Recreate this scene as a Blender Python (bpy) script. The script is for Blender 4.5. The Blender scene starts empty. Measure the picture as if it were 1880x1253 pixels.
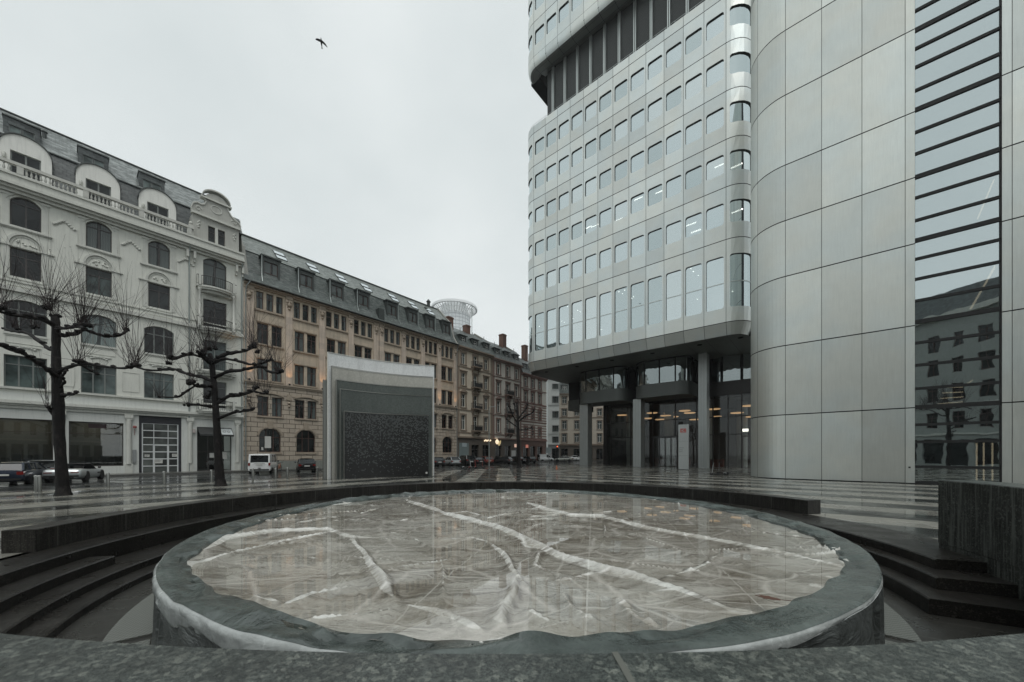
import bpy, bmesh, math, random
import numpy as np
from mathutils import Vector, Matrix
random.seed(7)
PI=math.pi
S=bpy.context.scene
COL=S.collection
# ------------------------------------------------------------------ camera calibration (used to place things)
F=670.; HY=833.; CX=940.; EYE=1.95
AL=math.atan2(1490-CX,F); AT=math.atan2(158-CX,F)+PI
dL=(math.sin(AL),math.cos(AL)); nL=(-dL[1],dL[0])      # facade line of the old houses, and into them
dT=(math.sin(AT),math.cos(AT)); nT=(-dT[1],dT[0])      # face of the tower, and into it
OL=(-33.96,37.3); OT=(5.1,57.0); OC=(25.7,23.8)
def gp(px,py,z=0.):
    Y=(EYE-z)*F/(py-HY); return ((px-CX)/F*Y,Y)
def at(px,py,Y): return ((px-CX)/F*Y, Y, EYE+(HY-py)/F*Y)
def line(O,d,n):
    def q(px,off=0.):
        u=(px-CX)/F; X0=O[0]+off*n[0]; Y0=O[1]+off*n[1]
        return (u*Y0-X0)/(d[0]-u*d[1])
    return q
sT=line(OT,dT,nT); sC=line(OC,dT,nT)
ANG_L=math.atan2(dL[1],dL[0]); ANG_T=math.atan2(dT[1],dT[0])
# ------------------------------------------------------------------ mesh builder
class MB:
    def __init__(s): s.v=[]; s.f=[]; s.m=[]; s.t=[]; s.sm=[]
    def add(s,pts,faces,mat=0,tint=1.,smooth=False):
        b=len(s.v); s.v+= [tuple(p) for p in pts]
        for f in faces: s.f.append([b+i for i in f]); s.m.append(mat); s.t.append(tint); s.sm.append(smooth)
    def poly(s,*p,mat=0,tint=1.): s.add(p,[range(len(p))],mat,tint)
    def box(s,x0,x1,y0,y1,z0,z1,mat=0,tint=1.):
        s.add([(x0,y0,z0),(x1,y0,z0),(x1,y1,z0),(x0,y1,z0),(x0,y0,z1),(x1,y0,z1),(x1,y1,z1),(x0,y1,z1)],
              [(0,3,2,1),(4,5,6,7),(0,1,5,4),(1,2,6,5),(2,3,7,6),(3,0,4,7)],mat,tint)
    def prism(s,pts,z0,z1,mat=0,tint=1.,tr=None,smooth=False):
        n=len(pts); tr=tr or (lambda a,b,c:(a,b,c))
        P=[tr(a,b,z0) for a,b in pts]+[tr(a,b,z1) for a,b in pts]
        s.add(P,[list(range(n))[::-1],list(range(n,2*n))],mat,tint)
        s.add(P,[(i,(i+1)%n,n+(i+1)%n,n+i) for i in range(n)],mat,tint,smooth)
    def xz(s,pts,y0,y1,mat=0,tint=1.): s.prism(pts,y0,y1,mat,tint,lambda a,b,c:(a,c,b))
    def yz(s,pts,x0,x1,mat=0,tint=1.): s.prism(pts,x0,x1,mat,tint,lambda a,b,c:(c,a,b))
    def tube(s,pts,rad,n=6,mat=0,cap=True,tint=1.):
        pts=[Vector(p) for p in pts]; N=len(pts)
        if not hasattr(rad,'__len__'): rad=[rad]*N
        V=[];u=None
        for i,p in enumerate(pts):
            t=(pts[min(i+1,N-1)]-pts[max(i-1,0)]); t.normalize()
            if u is None:
                u=t.orthogonal().normalized()
            else:
                u=(u-t*u.dot(t)); u=u.normalized() if u.length>1e-6 else t.orthogonal().normalized()
            w=t.cross(u)
            for k in range(n):
                a=2*PI*k/n; V.append(p+(u*math.cos(a)+w*math.sin(a))*rad[i])
        fs=[(i*n+k,i*n+(k+1)%n,(i+1)*n+(k+1)%n,(i+1)*n+k) for i in range(N-1) for k in range(n)]
        s.add(V,fs,mat,tint,n>4)
        if cap and n>3: s.add(V,[list(range(n))[::-1],[(N-1)*n+k for k in range(n)]],mat,tint)
    def lathe(s,prof,n=16,c=(0,0,0),mat=0,axis='z',smooth=True,cap=True):
        V=[]
        for r,h in prof:
            for k in range(n):
                a=2*PI*k/n; x,y=r*math.cos(a),r*math.sin(a)
                V.append((c[0]+x,c[1]+y,c[2]+h) if axis=='z' else ((c[0]+x,c[1]+h,c[2]+y) if axis=='y' else (c[0]+h,c[1]+x,c[2]+y)))
        N=len(prof)
        s.add(V,[(i*n+k,i*n+(k+1)%n,(i+1)*n+(k+1)%n,(i+1)*n+k) for i in range(N-1) for k in range(n)],mat,1.,smooth)
        if cap: s.add(V,[list(range(n)),[(N-1)*n+k for k in range(n)]],mat)
    def grid(s,rows,mat=0,tint=1.,smooth=True,close=False):
        n=len(rows[0]); V=[p for r in rows for p in r]
        fs=[]
        for i in range(len(rows)-1):
            for k in range(n if close else n-1):
                k2=(k+1)%n; fs.append((i*n+k,i*n+k2,(i+1)*n+k2,(i+1)*n+k))
        s.add(V,fs,mat,tint,smooth)
    def mesh(s,name,mats,fix=True):
        me=bpy.data.meshes.new(name); me.from_pydata(s.v,[],s.f)
        for m in (mats if isinstance(mats,(list,tuple)) else [mats]): me.materials.append(m)
        me.polygons.foreach_set('material_index',s.m); me.polygons.foreach_set('use_smooth',s.sm)
        if any(t!=1. for t in s.t):
            at_=me.attributes.new('tint','FLOAT','FACE'); at_.data.foreach_set('value',s.t)
        me.validate(); me.update()
        shp=any(s.sm) and fix
        if fix:
            b=bmesh.new(); b.from_mesh(me); bmesh.ops.remove_doubles(b,verts=b.verts,dist=1e-5)
            bmesh.ops.recalc_face_normals(b,faces=b.faces); b.to_mesh(me); b.free()
        if shp: me.set_sharp_from_angle(angle=math.radians(62))
        return me
    def build(s,name,mats,parent=None,loc=None,fix=True,ox=0.):
        if ox: s.v=[(a-ox,b,c) for a,b,c in s.v]
        return link(name,s.mesh(name,mats,fix),parent,loc)
def link(name,me,parent=None,loc=None):
    o=bpy.data.objects.new(name,me); COL.objects.link(o)
    if parent: o.parent=parent
    if loc is not None: o.location=loc
    return o
def tag(o,label=None,cat=None,group=None,kind=None):
    if label: o['label']=label
    if cat: o['category']=cat
    if group: o['group']=group
    if kind: o['kind']=kind
    return o
def empty(name,loc,rz,label,cat,group=None):
    o=link(name,None,None,loc); o.rotation_euler=(0,0,rz); o.empty_display_size=.3
    return tag(o,label,cat,group)
def copy_tree(o,parent=None):
    c=o.copy(); COL.objects.link(c); c.parent=parent
    for ch in list(o.children): copy_tree(ch,c)
    return c
# ------------------------------------------------------------------ materials
def mat(name): 
    m=bpy.data.materials.new(name); m.use_nodes=True; nt=m.node_tree; nt.nodes.clear()
    return m,nt
class N:
    """tiny node helper"""
    def __init__(s,nt): s.nt=nt
    def __call__(s,typ,ins=None,**kw):
        n=s.nt.nodes.new(typ)
        for k,v in kw.items(): setattr(n,k,v)
        for k,v in (ins or {}).items():
            if isinstance(v,bpy.types.NodeSocket): s.nt.links.new(v,n.inputs[k])
            else: n.inputs[k].default_value=v
        return n
    def math(s,op,a,b=0.,c=0.,clamp=False):
        n=s('ShaderNodeMath',operation=op,use_clamp=clamp)
        for i,v in enumerate((a,b,c)):
            if isinstance(v,bpy.types.NodeSocket): s.nt.links.new(v,n.inputs[i])
            else: n.inputs[i].default_value=v
        return n.outputs[0]
    def mix(s,f,a,b,blend='MIX'):
        n=s('ShaderNodeMix',data_type='RGBA',blend_type=blend)
        for i,v in ((0,f),(6,a),(7,b)):
            if isinstance(v,bpy.types.NodeSocket): s.nt.links.new(v,n.inputs[i])
            else: n.inputs[i].default_value=v if i==0 else (tuple(v)+(1,))[:4]
        return n.outputs[2]
    def ramp(s,f,*stops):
        n=s('ShaderNodeValToRGB',{0:f}); e=n.color_ramp.elements
        while len(e)<len(stops): e.new(.5)
        for i,(p,c) in enumerate(stops):
            e[i].position=p; e[i].color=(c,c,c,1) if not hasattr(c,'__len__') else tuple(c)+(1,)
        return n.outputs[0]
    def noise(s,vec,scale,detail=4,rough=.55,out=0,dist=0.):
        return s('ShaderNodeTexNoise',{'Vector':vec,'Scale':scale,'Detail':detail,'Roughness':rough,'Distortion':dist}).outputs[out]
    def obj(s): return s('ShaderNodeTexCoord').outputs['Object']
    def pos(s): return s('ShaderNodeNewGeometry').outputs['Position']
    def scale(s,vec,x,y,z,rz=0.):
        return s('ShaderNodeMapping',{'Vector':vec,'Scale':(x,y,z),'Rotation':(0,0,rz)}).outputs[0]
    def bump(s,h,strength=.3,dist=.02):
        return s('ShaderNodeBump',{'Height':h,'Strength':strength,'Distance':dist}).outputs[0]
    def bsdf(s,**k):
        n=s('ShaderNodeBsdfPrincipled')
        for a,v in k.items():
            a={'base':'Base Color','rough':'Roughness','metal':'Metallic','normal':'Normal','ior':'IOR','spec':'Specular IOR Level','coat':'Coat Weight','emit':'Emission Color','estr':'Emission Strength'}[a]
            if isinstance(v,bpy.types.NodeSocket): s.nt.links.new(v,n.inputs[a])
            else: n.inputs[a].default_value=(tuple(v)+(1,))[:4] if hasattr(v,'__len__') else v
        return n.outputs[0]
    def out(s,sh): s.nt.links.new(sh,s('ShaderNodeOutputMaterial').inputs[0])
def mul(c,k): return tuple(x*k for x in c)
def plain(name,col,rough=.6,metal=0.,var=.18,scale=3.,bump=0.,bscale=40.,streak=False,spec=.5,tint=False):
    m,nt=mat(name); n=N(nt); o=n.obj()
    f=n.noise(o,scale,5)
    c=n.mix(f,mul(col,1-var),mul(col,1+var))
    if streak:
        g=n.noise(n.scale(o,3.,3.,.25),2.5,4)
        c=n.mix(n.ramp(g,(.48,0.),(.80,.38)),c,mul(col,.55))
    if tint:
        a=n('ShaderNodeAttribute',attribute_name='tint').outputs['Fac']
        c=n.mix(1.,c,n('ShaderNodeCombineColor',{0:a,1:a,2:a}).outputs[0],'MULTIPLY')
    r=n.math('MULTIPLY_ADD',n.noise(o,scale*2.3,3),.25*rough,rough*.85)
    k=dict(base=c,rough=r,metal=metal,spec=spec)
    if bump: k['normal']=n.bump(n.noise(o,bscale,4),bump,.01)
    n.out(n.bsdf(**k)); return m
def emis(name,col,e):
    m,nt=mat(name); n=N(nt); n.out(n.bsdf(base=mul(col,.5),emit=col,estr=e)); return m
def blocks(name,col,bw,bh,groove=.02,var=.16,bump=.6,rough=.75,mort=.35,streak=True):
    """ashlar: blocks with grooves, local x along the wall and z up"""
    m,nt=mat(name); n=N(nt); o=n.obj()
    sp=n('ShaderNodeSeparateXYZ',{0:o}); v=n('ShaderNodeCombineXYZ',{0:n.math('ADD',sp.outputs[0],sp.outputs[1]),1:sp.outputs[2]}).outputs[0]
    b=n('ShaderNodeTexBrick',{'Vector':v,'Color1':mul(col,1-var)+(1,),'Color2':(col[0]*(1+var*1.1),col[1]*(1+var*.9),col[2]*(1+var*.6),1),'Mortar':mul(col,mort)+(1,),'Scale':1.,'Mortar Size':groove,'Mortar Smooth':.15,'Bias':0.,'Brick Width':bw,'Row Height':bh})
    f=n.noise(o,1.3,6)
    c=n.mix(.55,b.outputs[0],n.mix(f,mul(col,.68),mul(col,1.25)),'MIX')
    c=n.mix(b.outputs[1],c,mul(col,mort))
    if streak:
        g=n.noise(n.scale(o,2.2,2.2,.18),2.,4); c=n.mix(n.ramp(g,(.45,0.),(.8,.6)),c,mul(col,.5))
    h=n.math('SUBTRACT',n.math('MULTIPLY',n.noise(o,14.,4),.25),b.outputs[1])
    n.out(n.bsdf(base=c,rough=rough,normal=n.bump(h,bump,.03))); return m
def slate(name,col,pale_patch,w=.45,h=.28,rough=.42):
    m,nt=mat(name); n=N(nt); o=n.obj()
    sp=n('ShaderNodeSeparateXYZ',{0:o}); v=n('ShaderNodeCombineXYZ',{0:sp.outputs[0],1:n.math('MULTIPLY_ADD',sp.outputs[1],.8,sp.outputs[2])}).outputs[0]
    b=n('ShaderNodeTexBrick',{'Vector':v,'Color1':mul(col,.7)+(1,),'Color2':mul(col,1.35)+(1,),'Mortar':mul(col,.3)+(1,),'Scale':1.,'Mortar Size':.012,'Mortar Smooth':.3,'Brick Width':w,'Row Height':h})
    f=n.noise(n.scale(o,1.,1.,2.2),1.6,8,.72)
    c=n.mix(n.math('MULTIPLY',n.ramp(f,(.46,0.),(.62,1.)),pale_patch),b.outputs[0],(.42,.45,.44))
    n.out(n.bsdf(base=c,rough=rough,normal=n.bump(n.math('SUBTRACT',n.math('MULTIPLY',n.noise(o,5.,3),.6),b.outputs[1]),.7,.03))); return m
def mirror_glass(name,refl,tint,dark,thru=.5,wob=.0015,rough=.015):
    """coated office glass: reflects strongly, the rest shows a dim interior"""
    m,nt=mat(name); n=N(nt); o=n.pos()
    nb=n('ShaderNodeBump',{'Height':n.noise(o,.55,2),'Strength':.6,'Distance':wob*10}).outputs[0]
    g=n('ShaderNodeBsdfGlossy',{'Color':tint+(1,),'Roughness':rough,'Normal':nb}).outputs[0]
    t=n('ShaderNodeBsdfTransparent',{'Color':(.62,.68,.67,1)}).outputs[0]
    d=n('ShaderNodeBsdfDiffuse',{'Color':dark+(1,)}).outputs[0]
    b=n('ShaderNodeMixShader',{0:thru,1:d,2:t}).outputs[0]
    lw=n('ShaderNodeLayerWeight',{'Blend':.35}).outputs['Fresnel']
    n.out(n('ShaderNodeMixShader',{0:n.math('MULTIPLY_ADD',lw,1-refl,refl,clamp=True),1:b,2:g}).outputs[0]); return m
def pane(name,col,rough=.04,curtain=None,wob=.004):
    m,nt=mat(name); n=N(nt); o=n.obj()
    c=n.mix(n.ramp(n.noise(n.pos(),.55,3),(.40,0.),(.68,1.)),mul(col,.4),mul(col,2.6 if not curtain else 1.5))
    if curtain:
        sp=n('ShaderNodeSeparateXYZ',{0:o})
        w=n('ShaderNodeTexWave',{'Vector':o,'Scale':3.2,'Distortion':3.,'Detail':2.}).outputs[1]
        k=n.math('GREATER_THAN',n.math('ABSOLUTE',n.math('ADD',sp.outputs[0],n.math('MULTIPLY_ADD',n.noise(n.pos(),.3,1),.5,-.25))),.12)
        c=n.mix(n.math('MULTIPLY',k,n.math('MULTIPLY_ADD',w,.5,.3)),c,curtain)
    nb=n('ShaderNodeBump',{'Height':n.noise(n.pos(),1.1,2),'Strength':.5,'Distance':wob*4}).outputs[0]
    n.out(n.bsdf(base=c,rough=rough,ior=1.5,spec=.38,normal=nb)); return m
def clear_glass(name,base=.12,tint=(.8,.85,.84),gl=.93):
    m,nt=mat(name); n=N(nt)
    g=n('ShaderNodeBsdfGlossy',{'Color':(gl*.97,gl,gl,1),'Roughness':.01}).outputs[0]
    t=n('ShaderNodeBsdfTransparent',{'Color':tint+(1,)}).outputs[0]
    lw=n('ShaderNodeLayerWeight',{'Blend':.3}).outputs['Fresnel']
    n.out(n('ShaderNodeMixShader',{0:n.math('MULTIPLY_ADD',lw,1-base,base,clamp=True),1:t,2:g}).outputs[0]); return m
def granite(name,dark,light,sc=90.,rough=.35,streak=0.,wet=.5,bump=.15,spec=.24):
    m,nt=mat(name); n=N(nt); o=n.obj()
    a=n.noise(o,sc,3,.7); b=n('ShaderNodeTexVoronoi',{'Vector':o,'Scale':sc*.8}).outputs['Color']
    bv=n('ShaderNodeSeparateColor',{0:b}).outputs[0]
    c=n.mix(n.ramp(a,(.38,0.),(.66,1.)),dark,light)
    c=n.mix(n.ramp(bv,(.80,0.),(.92,.8)),c,mul(light,1.9))
    c=n.mix(n.ramp(n.noise(o,1.2,4),(.35,.55),(.7,0.)),c,mul(dark,.8))
    if streak:
        g=n.noise(n.scale(o,9.,9.,.35),2.2,6,.7); c=n.mix(n.math('MULTIPLY',n.ramp(g,(.47,0.),(.62,1.)),streak),c,mul(light,1.5))
    r=n.math('MULTIPLY_ADD',n.ramp(n.noise(o,1.7,3),(.35,0.),(.65,1.)),rough*wet,rough*(1-wet*.5))
    n.out(n.bsdf(base=c,rough=r,spec=spec,normal=n.bump(a,bump,.006))); return m

CREAM=plain('cream_plaster',(.64,.645,.59),.8,var=.10,scale=.9,bump=.12,bscale=25,streak=True)
CREAM_T=plain('cream_trim',(.56,.565,.52),.75,var=.12,scale=2.,streak=True)
SHOPW=plain('shop_plaster',(.60,.615,.585),.75,var=.08,scale=.8,streak=True)
SAND=blocks('sandstone_blocks',(.50,.425,.335),1.5,.62,.006,.2,.25,mort=.7)
RUST=blocks('rusticated_sandstone',(.43,.37,.30),1.35,.56,.035,.12,1.,mort=.28)
SAND_T=plain('sandstone_trim',(.33,.275,.215),.8,var=.25,scale=2.,bump=.3,bscale=12,streak=True)
PLINTH=plain('plinth_stone',(.20,.21,.19),.8,var=.2,scale=2,streak=True)
SLATE_D=slate('dark_slate',(.045,.055,.055),.12)
SLATE_L=slate('sky_sheen_slate',(.11,.125,.12),.62,rough=.36)  # sky sheen on the upper slope put into paler slate and whitish patches
SLATE_G=slate('green_grey_slate',(.062,.078,.072),.22,.3,.2)
SLATE_GL=slate('light_green_slate',(.12,.14,.125),.4,.3,.2,.36)
ZINC=plain('zinc_sheet',(.30,.33,.32),.4,.6,.15,2.)
DZINC=plain('dark_zinc',(.045,.052,.05),.5,.2,.2,2.)
FRAME_B=plain('brown_window_frame',(.060,.028,.022),.45)
FRAME_D=plain('dark_window_frame',(.052,.046,.043),.45)
FRAME_G=plain('grey_window_frame',(.17,.185,.175),.5)
FRAME_W=plain('white_window_frame',(.68,.68,.64),.5)
P_DARK=pane('dark_window_pane',(.010,.012,.012))
P_CURT=pane('curtained_pane',(.02,.022,.022),curtain=(.15,.175,.17))
P_BLUE=pane('pale_curtain_pane',(.05,.06,.06),curtain=(.26,.32,.31))
P_SKY=pane('teal_pane',(.045,.06,.058))  # sky reflection put into the pane's base colour
IRON=plain('black_iron',(.018,.018,.018),.5,.3)
STEEL=plain('brushed_steel',(.34,.34,.32),.35,.9,.12,6.)
CLEAR=clear_glass('clear_glass',.10)
ALU=None
def aluminium(name,col,rough=.38,metal=.75,streak=.15):
    m,nt=mat(name); n=N(nt); o=n.obj()
    a=n('ShaderNodeAttribute',attribute_name='tint').outputs['Fac']
    f=n.noise(o,.9,5,.6); g=n.noise(n.scale(o,7.,7.,.35),2.2,5,.65)
    k=n.math('MULTIPLY_ADD',f,.16,.92); k=n.math('MULTIPLY',k,n.math('MULTIPLY_ADD',g,streak,1-streak*.5)); k=n.math('MULTIPLY',k,a)
    cw=n.mix(n.ramp(n.noise(o,.22,3),(.42,0.),(.60,1.)),(col[0]*.975,col[1]*1.0,col[2]*1.0),(col[0]*1.012,col[1]*1.0,col[2]*.965))
    c=n.mix(1.,cw,n('ShaderNodeCombineColor',{0:k,1:k,2:k}).outputs[0],'MULTIPLY')
    n.out(n.bsdf(base=c,rough=n.math('MULTIPLY_ADD',g,.2,rough-.05),metal=metal,normal=n.bump(n.noise(o,1.2,2),.08,.05))); return m
ALU=aluminium('aluminium_panel',(.685,.71,.695),.45)
ALU_C=aluminium('brushed_aluminium_panel',(.62,.64,.615),.42,.75,.24)
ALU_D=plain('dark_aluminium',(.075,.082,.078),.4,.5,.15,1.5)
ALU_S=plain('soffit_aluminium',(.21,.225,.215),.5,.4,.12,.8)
ALU_B=plain('bright_fin',(.62,.66,.64),.4,.7,.08,2.)
JOINT=plain('dark_joint',(.012,.013,.013),.8)
TGLASS=mirror_glass('tower_glass',.74,(.80,.885,.895),(.03,.04,.04),.6)
BGLASS=mirror_glass('bay_glass',.42,(.62,.68,.68),(.012,.014,.014),.4,.004)
SGLASS=mirror_glass('slot_glass',.66,(.78,.86,.87),(.008,.009,.009),.6,.0008)
LGLASS=clear_glass('lobby_glass',.06,(.62,.64,.61),.55)
LIGHTW=emis('white_light',(1.,.97,.9),3.)
LIGHTY=emis('warm_light',(1.,.62,.32),.75)
LIGHTY2=emis('warm_bright_light',(1.,.80,.55),1.0)
INTER=plain('dark_interior',(.035,.034,.033),.8)
# ------------------------------------------------------------------ world, sun
W=bpy.data.worlds.new('World'); S.world=W; W.use_nodes=True
nt=W.node_tree; nt.nodes.clear(); n=N(nt)
sun_el,sun_az=math.radians(66),math.radians(158)
sky=n('ShaderNodeTexSky',sky_type='NISHITA',sun_disc=False,sun_elevation=sun_el,sun_rotation=sun_az)
tc=n('ShaderNodeTexCoord').outputs['Generated']
c1=n.noise(n.scale(tc,1.,1.,1.6),1.7,6,.5); 
cl=n.mix(n.ramp(c1,(.30,0.),(.72,1.)),(6.35,6.95,6.98),(8.35,8.8,8.75))
n('ShaderNodeOutputWorld',{0:n('ShaderNodeBackground',{0:n.mix(.93,sky.outputs[0],cl),1:.105}).outputs[0]})
sl=bpy.data.lights.new('sun','SUN'); sl.energy=1.5; sl.angle=math.radians(36); sl.color=(1,.985,.96)
so=bpy.data.objects.new('sun',sl); COL.objects.link(so)
sd=Vector((math.sin(sun_az)*math.cos(sun_el),math.cos(sun_az)*math.cos(sun_el),math.sin(sun_el)))
so.rotation_euler=sd.to_track_quat('Z','Y').to_euler(); so.location=(0,0,90)
# ------------------------------------------------------------------ camera
cd=bpy.data.cameras.new('camera'); cam=bpy.data.objects.new('camera',cd); COL.objects.link(cam)
cam.location=(0,0,EYE); cam.rotation_euler=(PI/2,0,0)
cd.sensor_width=36; cd.lens=F/1880*36; cd.shift_y=(HY-626.5)/1880; cd.clip_start=.05; cd.clip_end=3000
cd.dof.use_dof=True; cd.dof.focus_distance=22; cd.dof.aperture_fstop=4.
S.camera=cam
S.view_settings.view_transform='Standard'; S.view_settings.look='None'; S.view_settings.exposure=0; S.view_settings.gamma=1
S.cycles.max_bounces=7; S.cycles.diffuse_bounces=3; S.cycles.glossy_bounces=4; S.cycles.transmission_bounces=4
S.cycles.transparent_max_bounces=14; S.cycles.volume_bounces=0
S.cycles.caustics_reflective=False; S.cycles.caustics_refractive=False
S.cycles.use_denoising=True; S.cycles.sample_clamp_indirect=4.
try: S.cycles.volume_max_steps=64
except Exception: pass
# ------------------------------------------------------------------ ground, plaza, road
FC=(0.,9.5)                                             # centre of the fountain
def ring_sheet(name,rin,limit,m,z,kind='structure',n=180,radii=()):
    b=MB(); rows=[]
    for k in range(n):
        a=2*PI*k/n; c,s=math.cos(a),math.sin(a); R=limit(a)
        rr=[rin]+[r for r in radii if r<R]+[R]
        rows.append([(FC[0]+c*r,FC[1]+s*r,z) for r in rr])
    for k in range(n):
        A,B=rows[k],rows[(k+1)%n]; q=min(len(A),len(B))
        for i in range(q-2): b.poly(A[i],A[i+1],B[i+1],B[i])
        tail=A[q-2:]+B[q-2:][::-1]; b.poly(*tail)
    o=b.build(name,m); tag(o,kind=kind); return o
def planes(a,cons):
    c,s=math.cos(a),math.sin(a); R=1e9
    for nx,ny,d in cons:
        den=nx*c+ny*s
        if den>1e-9: R=min(R,(d-nx*FC[0]-ny*FC[1])/den)
    return R
def wet(name,dark,light=None,stripes=False,rough=.22):
    m,nt=mat(name); n=N(nt); p=n.pos(); sp=n('ShaderNodeSeparateXYZ',{0:p}); X,Y=sp.outputs[0],sp.outputs[1]
    f=n.noise(p,.9,6,.65)
    if stripes:
        def dot(v): return n.math('ADD',n.math('MULTIPLY',X,v[0]),n.math('MULTIPLY',Y,v[1]))
        def band(t,per,duty,ph): return n.math('LESS_THAN',n.math('FRACT',n.math('ADD',n.math('DIVIDE',t,per),ph)),duty)
        az=n.math('ARCTAN2',n.math('SUBTRACT',X,FC[0]),n.math('SUBTRACT',Y,FC[1]))
        L=band(dot(nL),3.7,.55,.1); R=band(dot(nT),3.0,.5,.25); C=band(n.math('MULTIPLY_ADD',Y,.03,X),2.85,.5,.12)
        isL=n.math('LESS_THAN',az,-.27); isR=n.math('GREATER_THAN',az,.035)
        def sel(k,a,b): return n.math('ADD',n.math('MULTIPLY',k,a),n.math('MULTIPLY',n.math('SUBTRACT',1.,k),b))
        st=sel(isL,L,sel(isR,R,C))
        def jl(t,per,w): return n.math('LESS_THAN',n.math('FRACT',n.math('DIVIDE',t,per)),w)
        j=sel(isL,n.math('MAXIMUM',jl(dot(dL),2.4,.008),jl(dot(nL),.925,.014)),sel(isR,n.math('MAXIMUM',jl(dot(dT),2.4,.008),jl(dot(nT),.75,.016)),jl(Y,2.2,.006)))
        cell=n('ShaderNodeTexWhiteNoise',{0:n('ShaderNodeVectorMath',{0:n.scale(p,.9,.9,1,.7)},operation='FLOOR').outputs[0]}).outputs[0]
        st=n.math('MULTIPLY',st,n.math('MULTIPLY_ADD',cell,.25,.85))
        c=n.mix(st,dark,light); c=n.mix(n.math('MULTIPLY',j,.6),c,mul(dark,.5))
    else:
        g=n.noise(p,55.,3,.7); j=None
        c=n.mix(n.ramp(g,(.35,0.),(.7,1.)),mul(dark,.7),mul(dark,1.6))
    c=n.mix(n.ramp(f,(.35,0.),(.7,.45)),c,mul(dark,.9))
    pud=n.ramp(n.noise(n.scale(p,.22,.22,.22),2.2,5,.6),(.40,0.),(.62,1.))
    r=n.math('MULTIPLY_ADD',pud,rough,.045)
    h=n.math('MULTIPLY',n.noise(p,7.,5,.7),pud)
    n.out(n.bsdf(base=c,rough=r,ior=1.40,spec=n.math('MULTIPLY_ADD',pud,-.33,.5),normal=n.bump(h,.018,.02))); return m
ASPH=wet('wet_asphalt',(.030,.032,.031),rough=.28)
PAVE=wet('wet_striped_paving',(.036,.038,.035),(.25,.245,.215),True,.34)
NL_ROAD=31.8
ring_sheet('ground',9.75,lambda a:planes(a,[(1,0,650),(-1,0,650),(0,1,750),(0,-1,250)]),ASPH,-.06,radii=(15,30,60,120,300))
ring_sheet('plaza',9.72,lambda a:planes(a,[(nL[0],nL[1],NL_ROAD),(0,1,66),(1,0,90),(-1,0,80),(0,-1,70)]),PAVE,0.,radii=(12,16,24,40))
b=MB(); 
def Lpt(s,y): return (OL[0]+s*dL[0]+y*nL[0],OL[1]+s*dL[1]+y*nL[1])
p=[Lpt(-40,-2.8),Lpt(67.5,-2.8),Lpt(67.5,.3),Lpt(-40,.3)]; b.prism(p,-.3,.09); tag(b.build('pavement',plain('wet_pavement',(.085,.085,.078),.3,0,.25,2.)),kind='structure')
# kerb of the plaza towards the road
b=MB(); p=[Lpt(-60,NL_ROAD-49.92-.02),Lpt(16,NL_ROAD-49.92-.02),Lpt(16,NL_ROAD-49.92+.16),Lpt(-60,NL_ROAD-49.92+.16)]; b.prism(p,-.2,.006)
tag(b.build('kerb',plain('kerb_stone',(.16,.16,.15),.35,0,.2,4.)),kind='structure')
WHITE=plain('worn_white_paint',(.55,.55,.52),.5,0,.3,12.)
b=MB()
zz=[(-9.5,-8.6),(-7.3,-9.1),(-5.2,-8.2),(-2.6,-9.0),(-.2,-8.1),(2.2,-8.7),(4.6,-7.8)]
for (a,c),(d,e) in zip(zz[:-1],zz[1:]):
    p0,p1=Vector(Lpt(a,c)),Vector(Lpt(d-.25,e)); t=(p1-p0).normalized()*.0; w=Vector((-(p1-p0).y,(p1-p0).x)).normalized()*.06
    b.poly(*[(q.x,q.y,-.055) for q in (p0-w,p1-w,p1+w,p0+w)])
tag(b.build('road_marking',WHITE,fix=False),kind='structure')
# ------------------------------------------------------------------ sunken court
def arc_pts(r,a0,a1,n): return [(FC[0]+r*math.cos(a0+(a1-a0)*i/n),FC[1]+r*math.sin(a0+(a1-a0)*i/n)) for i in range(n+1)]
def sector(b,r0,r1,a0,a1,z0,z1,n=60,bev=.012,joints=0,rfun=None):
    """annular block with softened upper edges"""
    for i in range(n):
        t0=a0+(a1-a0)*i/n; t1=a0+(a1-a0)*(i+1)/n
        def pr(t):
            k=rfun(t) if rfun else 0.
            c,s=math.cos(t),math.sin(t)
            return [(FC[0]+c*r,FC[1]+s*r,z) for r,z in ((r0+k,z0),(r0+k,z1-bev),(r0+k+bev,z1),(r1+k-bev,z1),(r1+k,z1-bev),(r1+k,z0))]
        A,B=pr(t0),pr(t1)
        for q in range(5): b.poly(A[q],A[q+1],B[q+1],B[q])
        if i==0: b.poly(*A)
        if i==n-1: b.poly(*B[::-1])
D=math.radians
GR_STEP=granite('wet_dark_granite',(.007,.0065,.006),(.032,.030,.026),70,.34,.0)
GR_BENCH=granite('streaked_dark_granite',(.007,.0065,.006),(.034,.032,.028),70,.34,.6)
GR_WALL=granite('grey_green_granite',(.005,.0055,.005),(.058,.062,.056),46,.45,.95)
m,nt=mat('coarse_granite_top'); n=N(nt); o=n.obj()
v1=n('ShaderNodeTexVoronoi',{'Vector':n('ShaderNodeVectorMath',{0:o,1:n('ShaderNodeVectorMath',{0:n.noise(o,55.,3,.6,out=1),1:(.018,.018,0)},operation='MULTIPLY').outputs[0]},operation='ADD').outputs[0],'Scale':72.,'Randomness':1.}); vc=n('ShaderNodeSeparateColor',{0:v1.outputs['Color']}).outputs[0]
v2=n.noise(o,130.,4,.75); v3=n.noise(o,9.,4)
v5=n.noise(n.scale(o,1.,1.,1.,.6),75.,5,.65)
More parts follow.
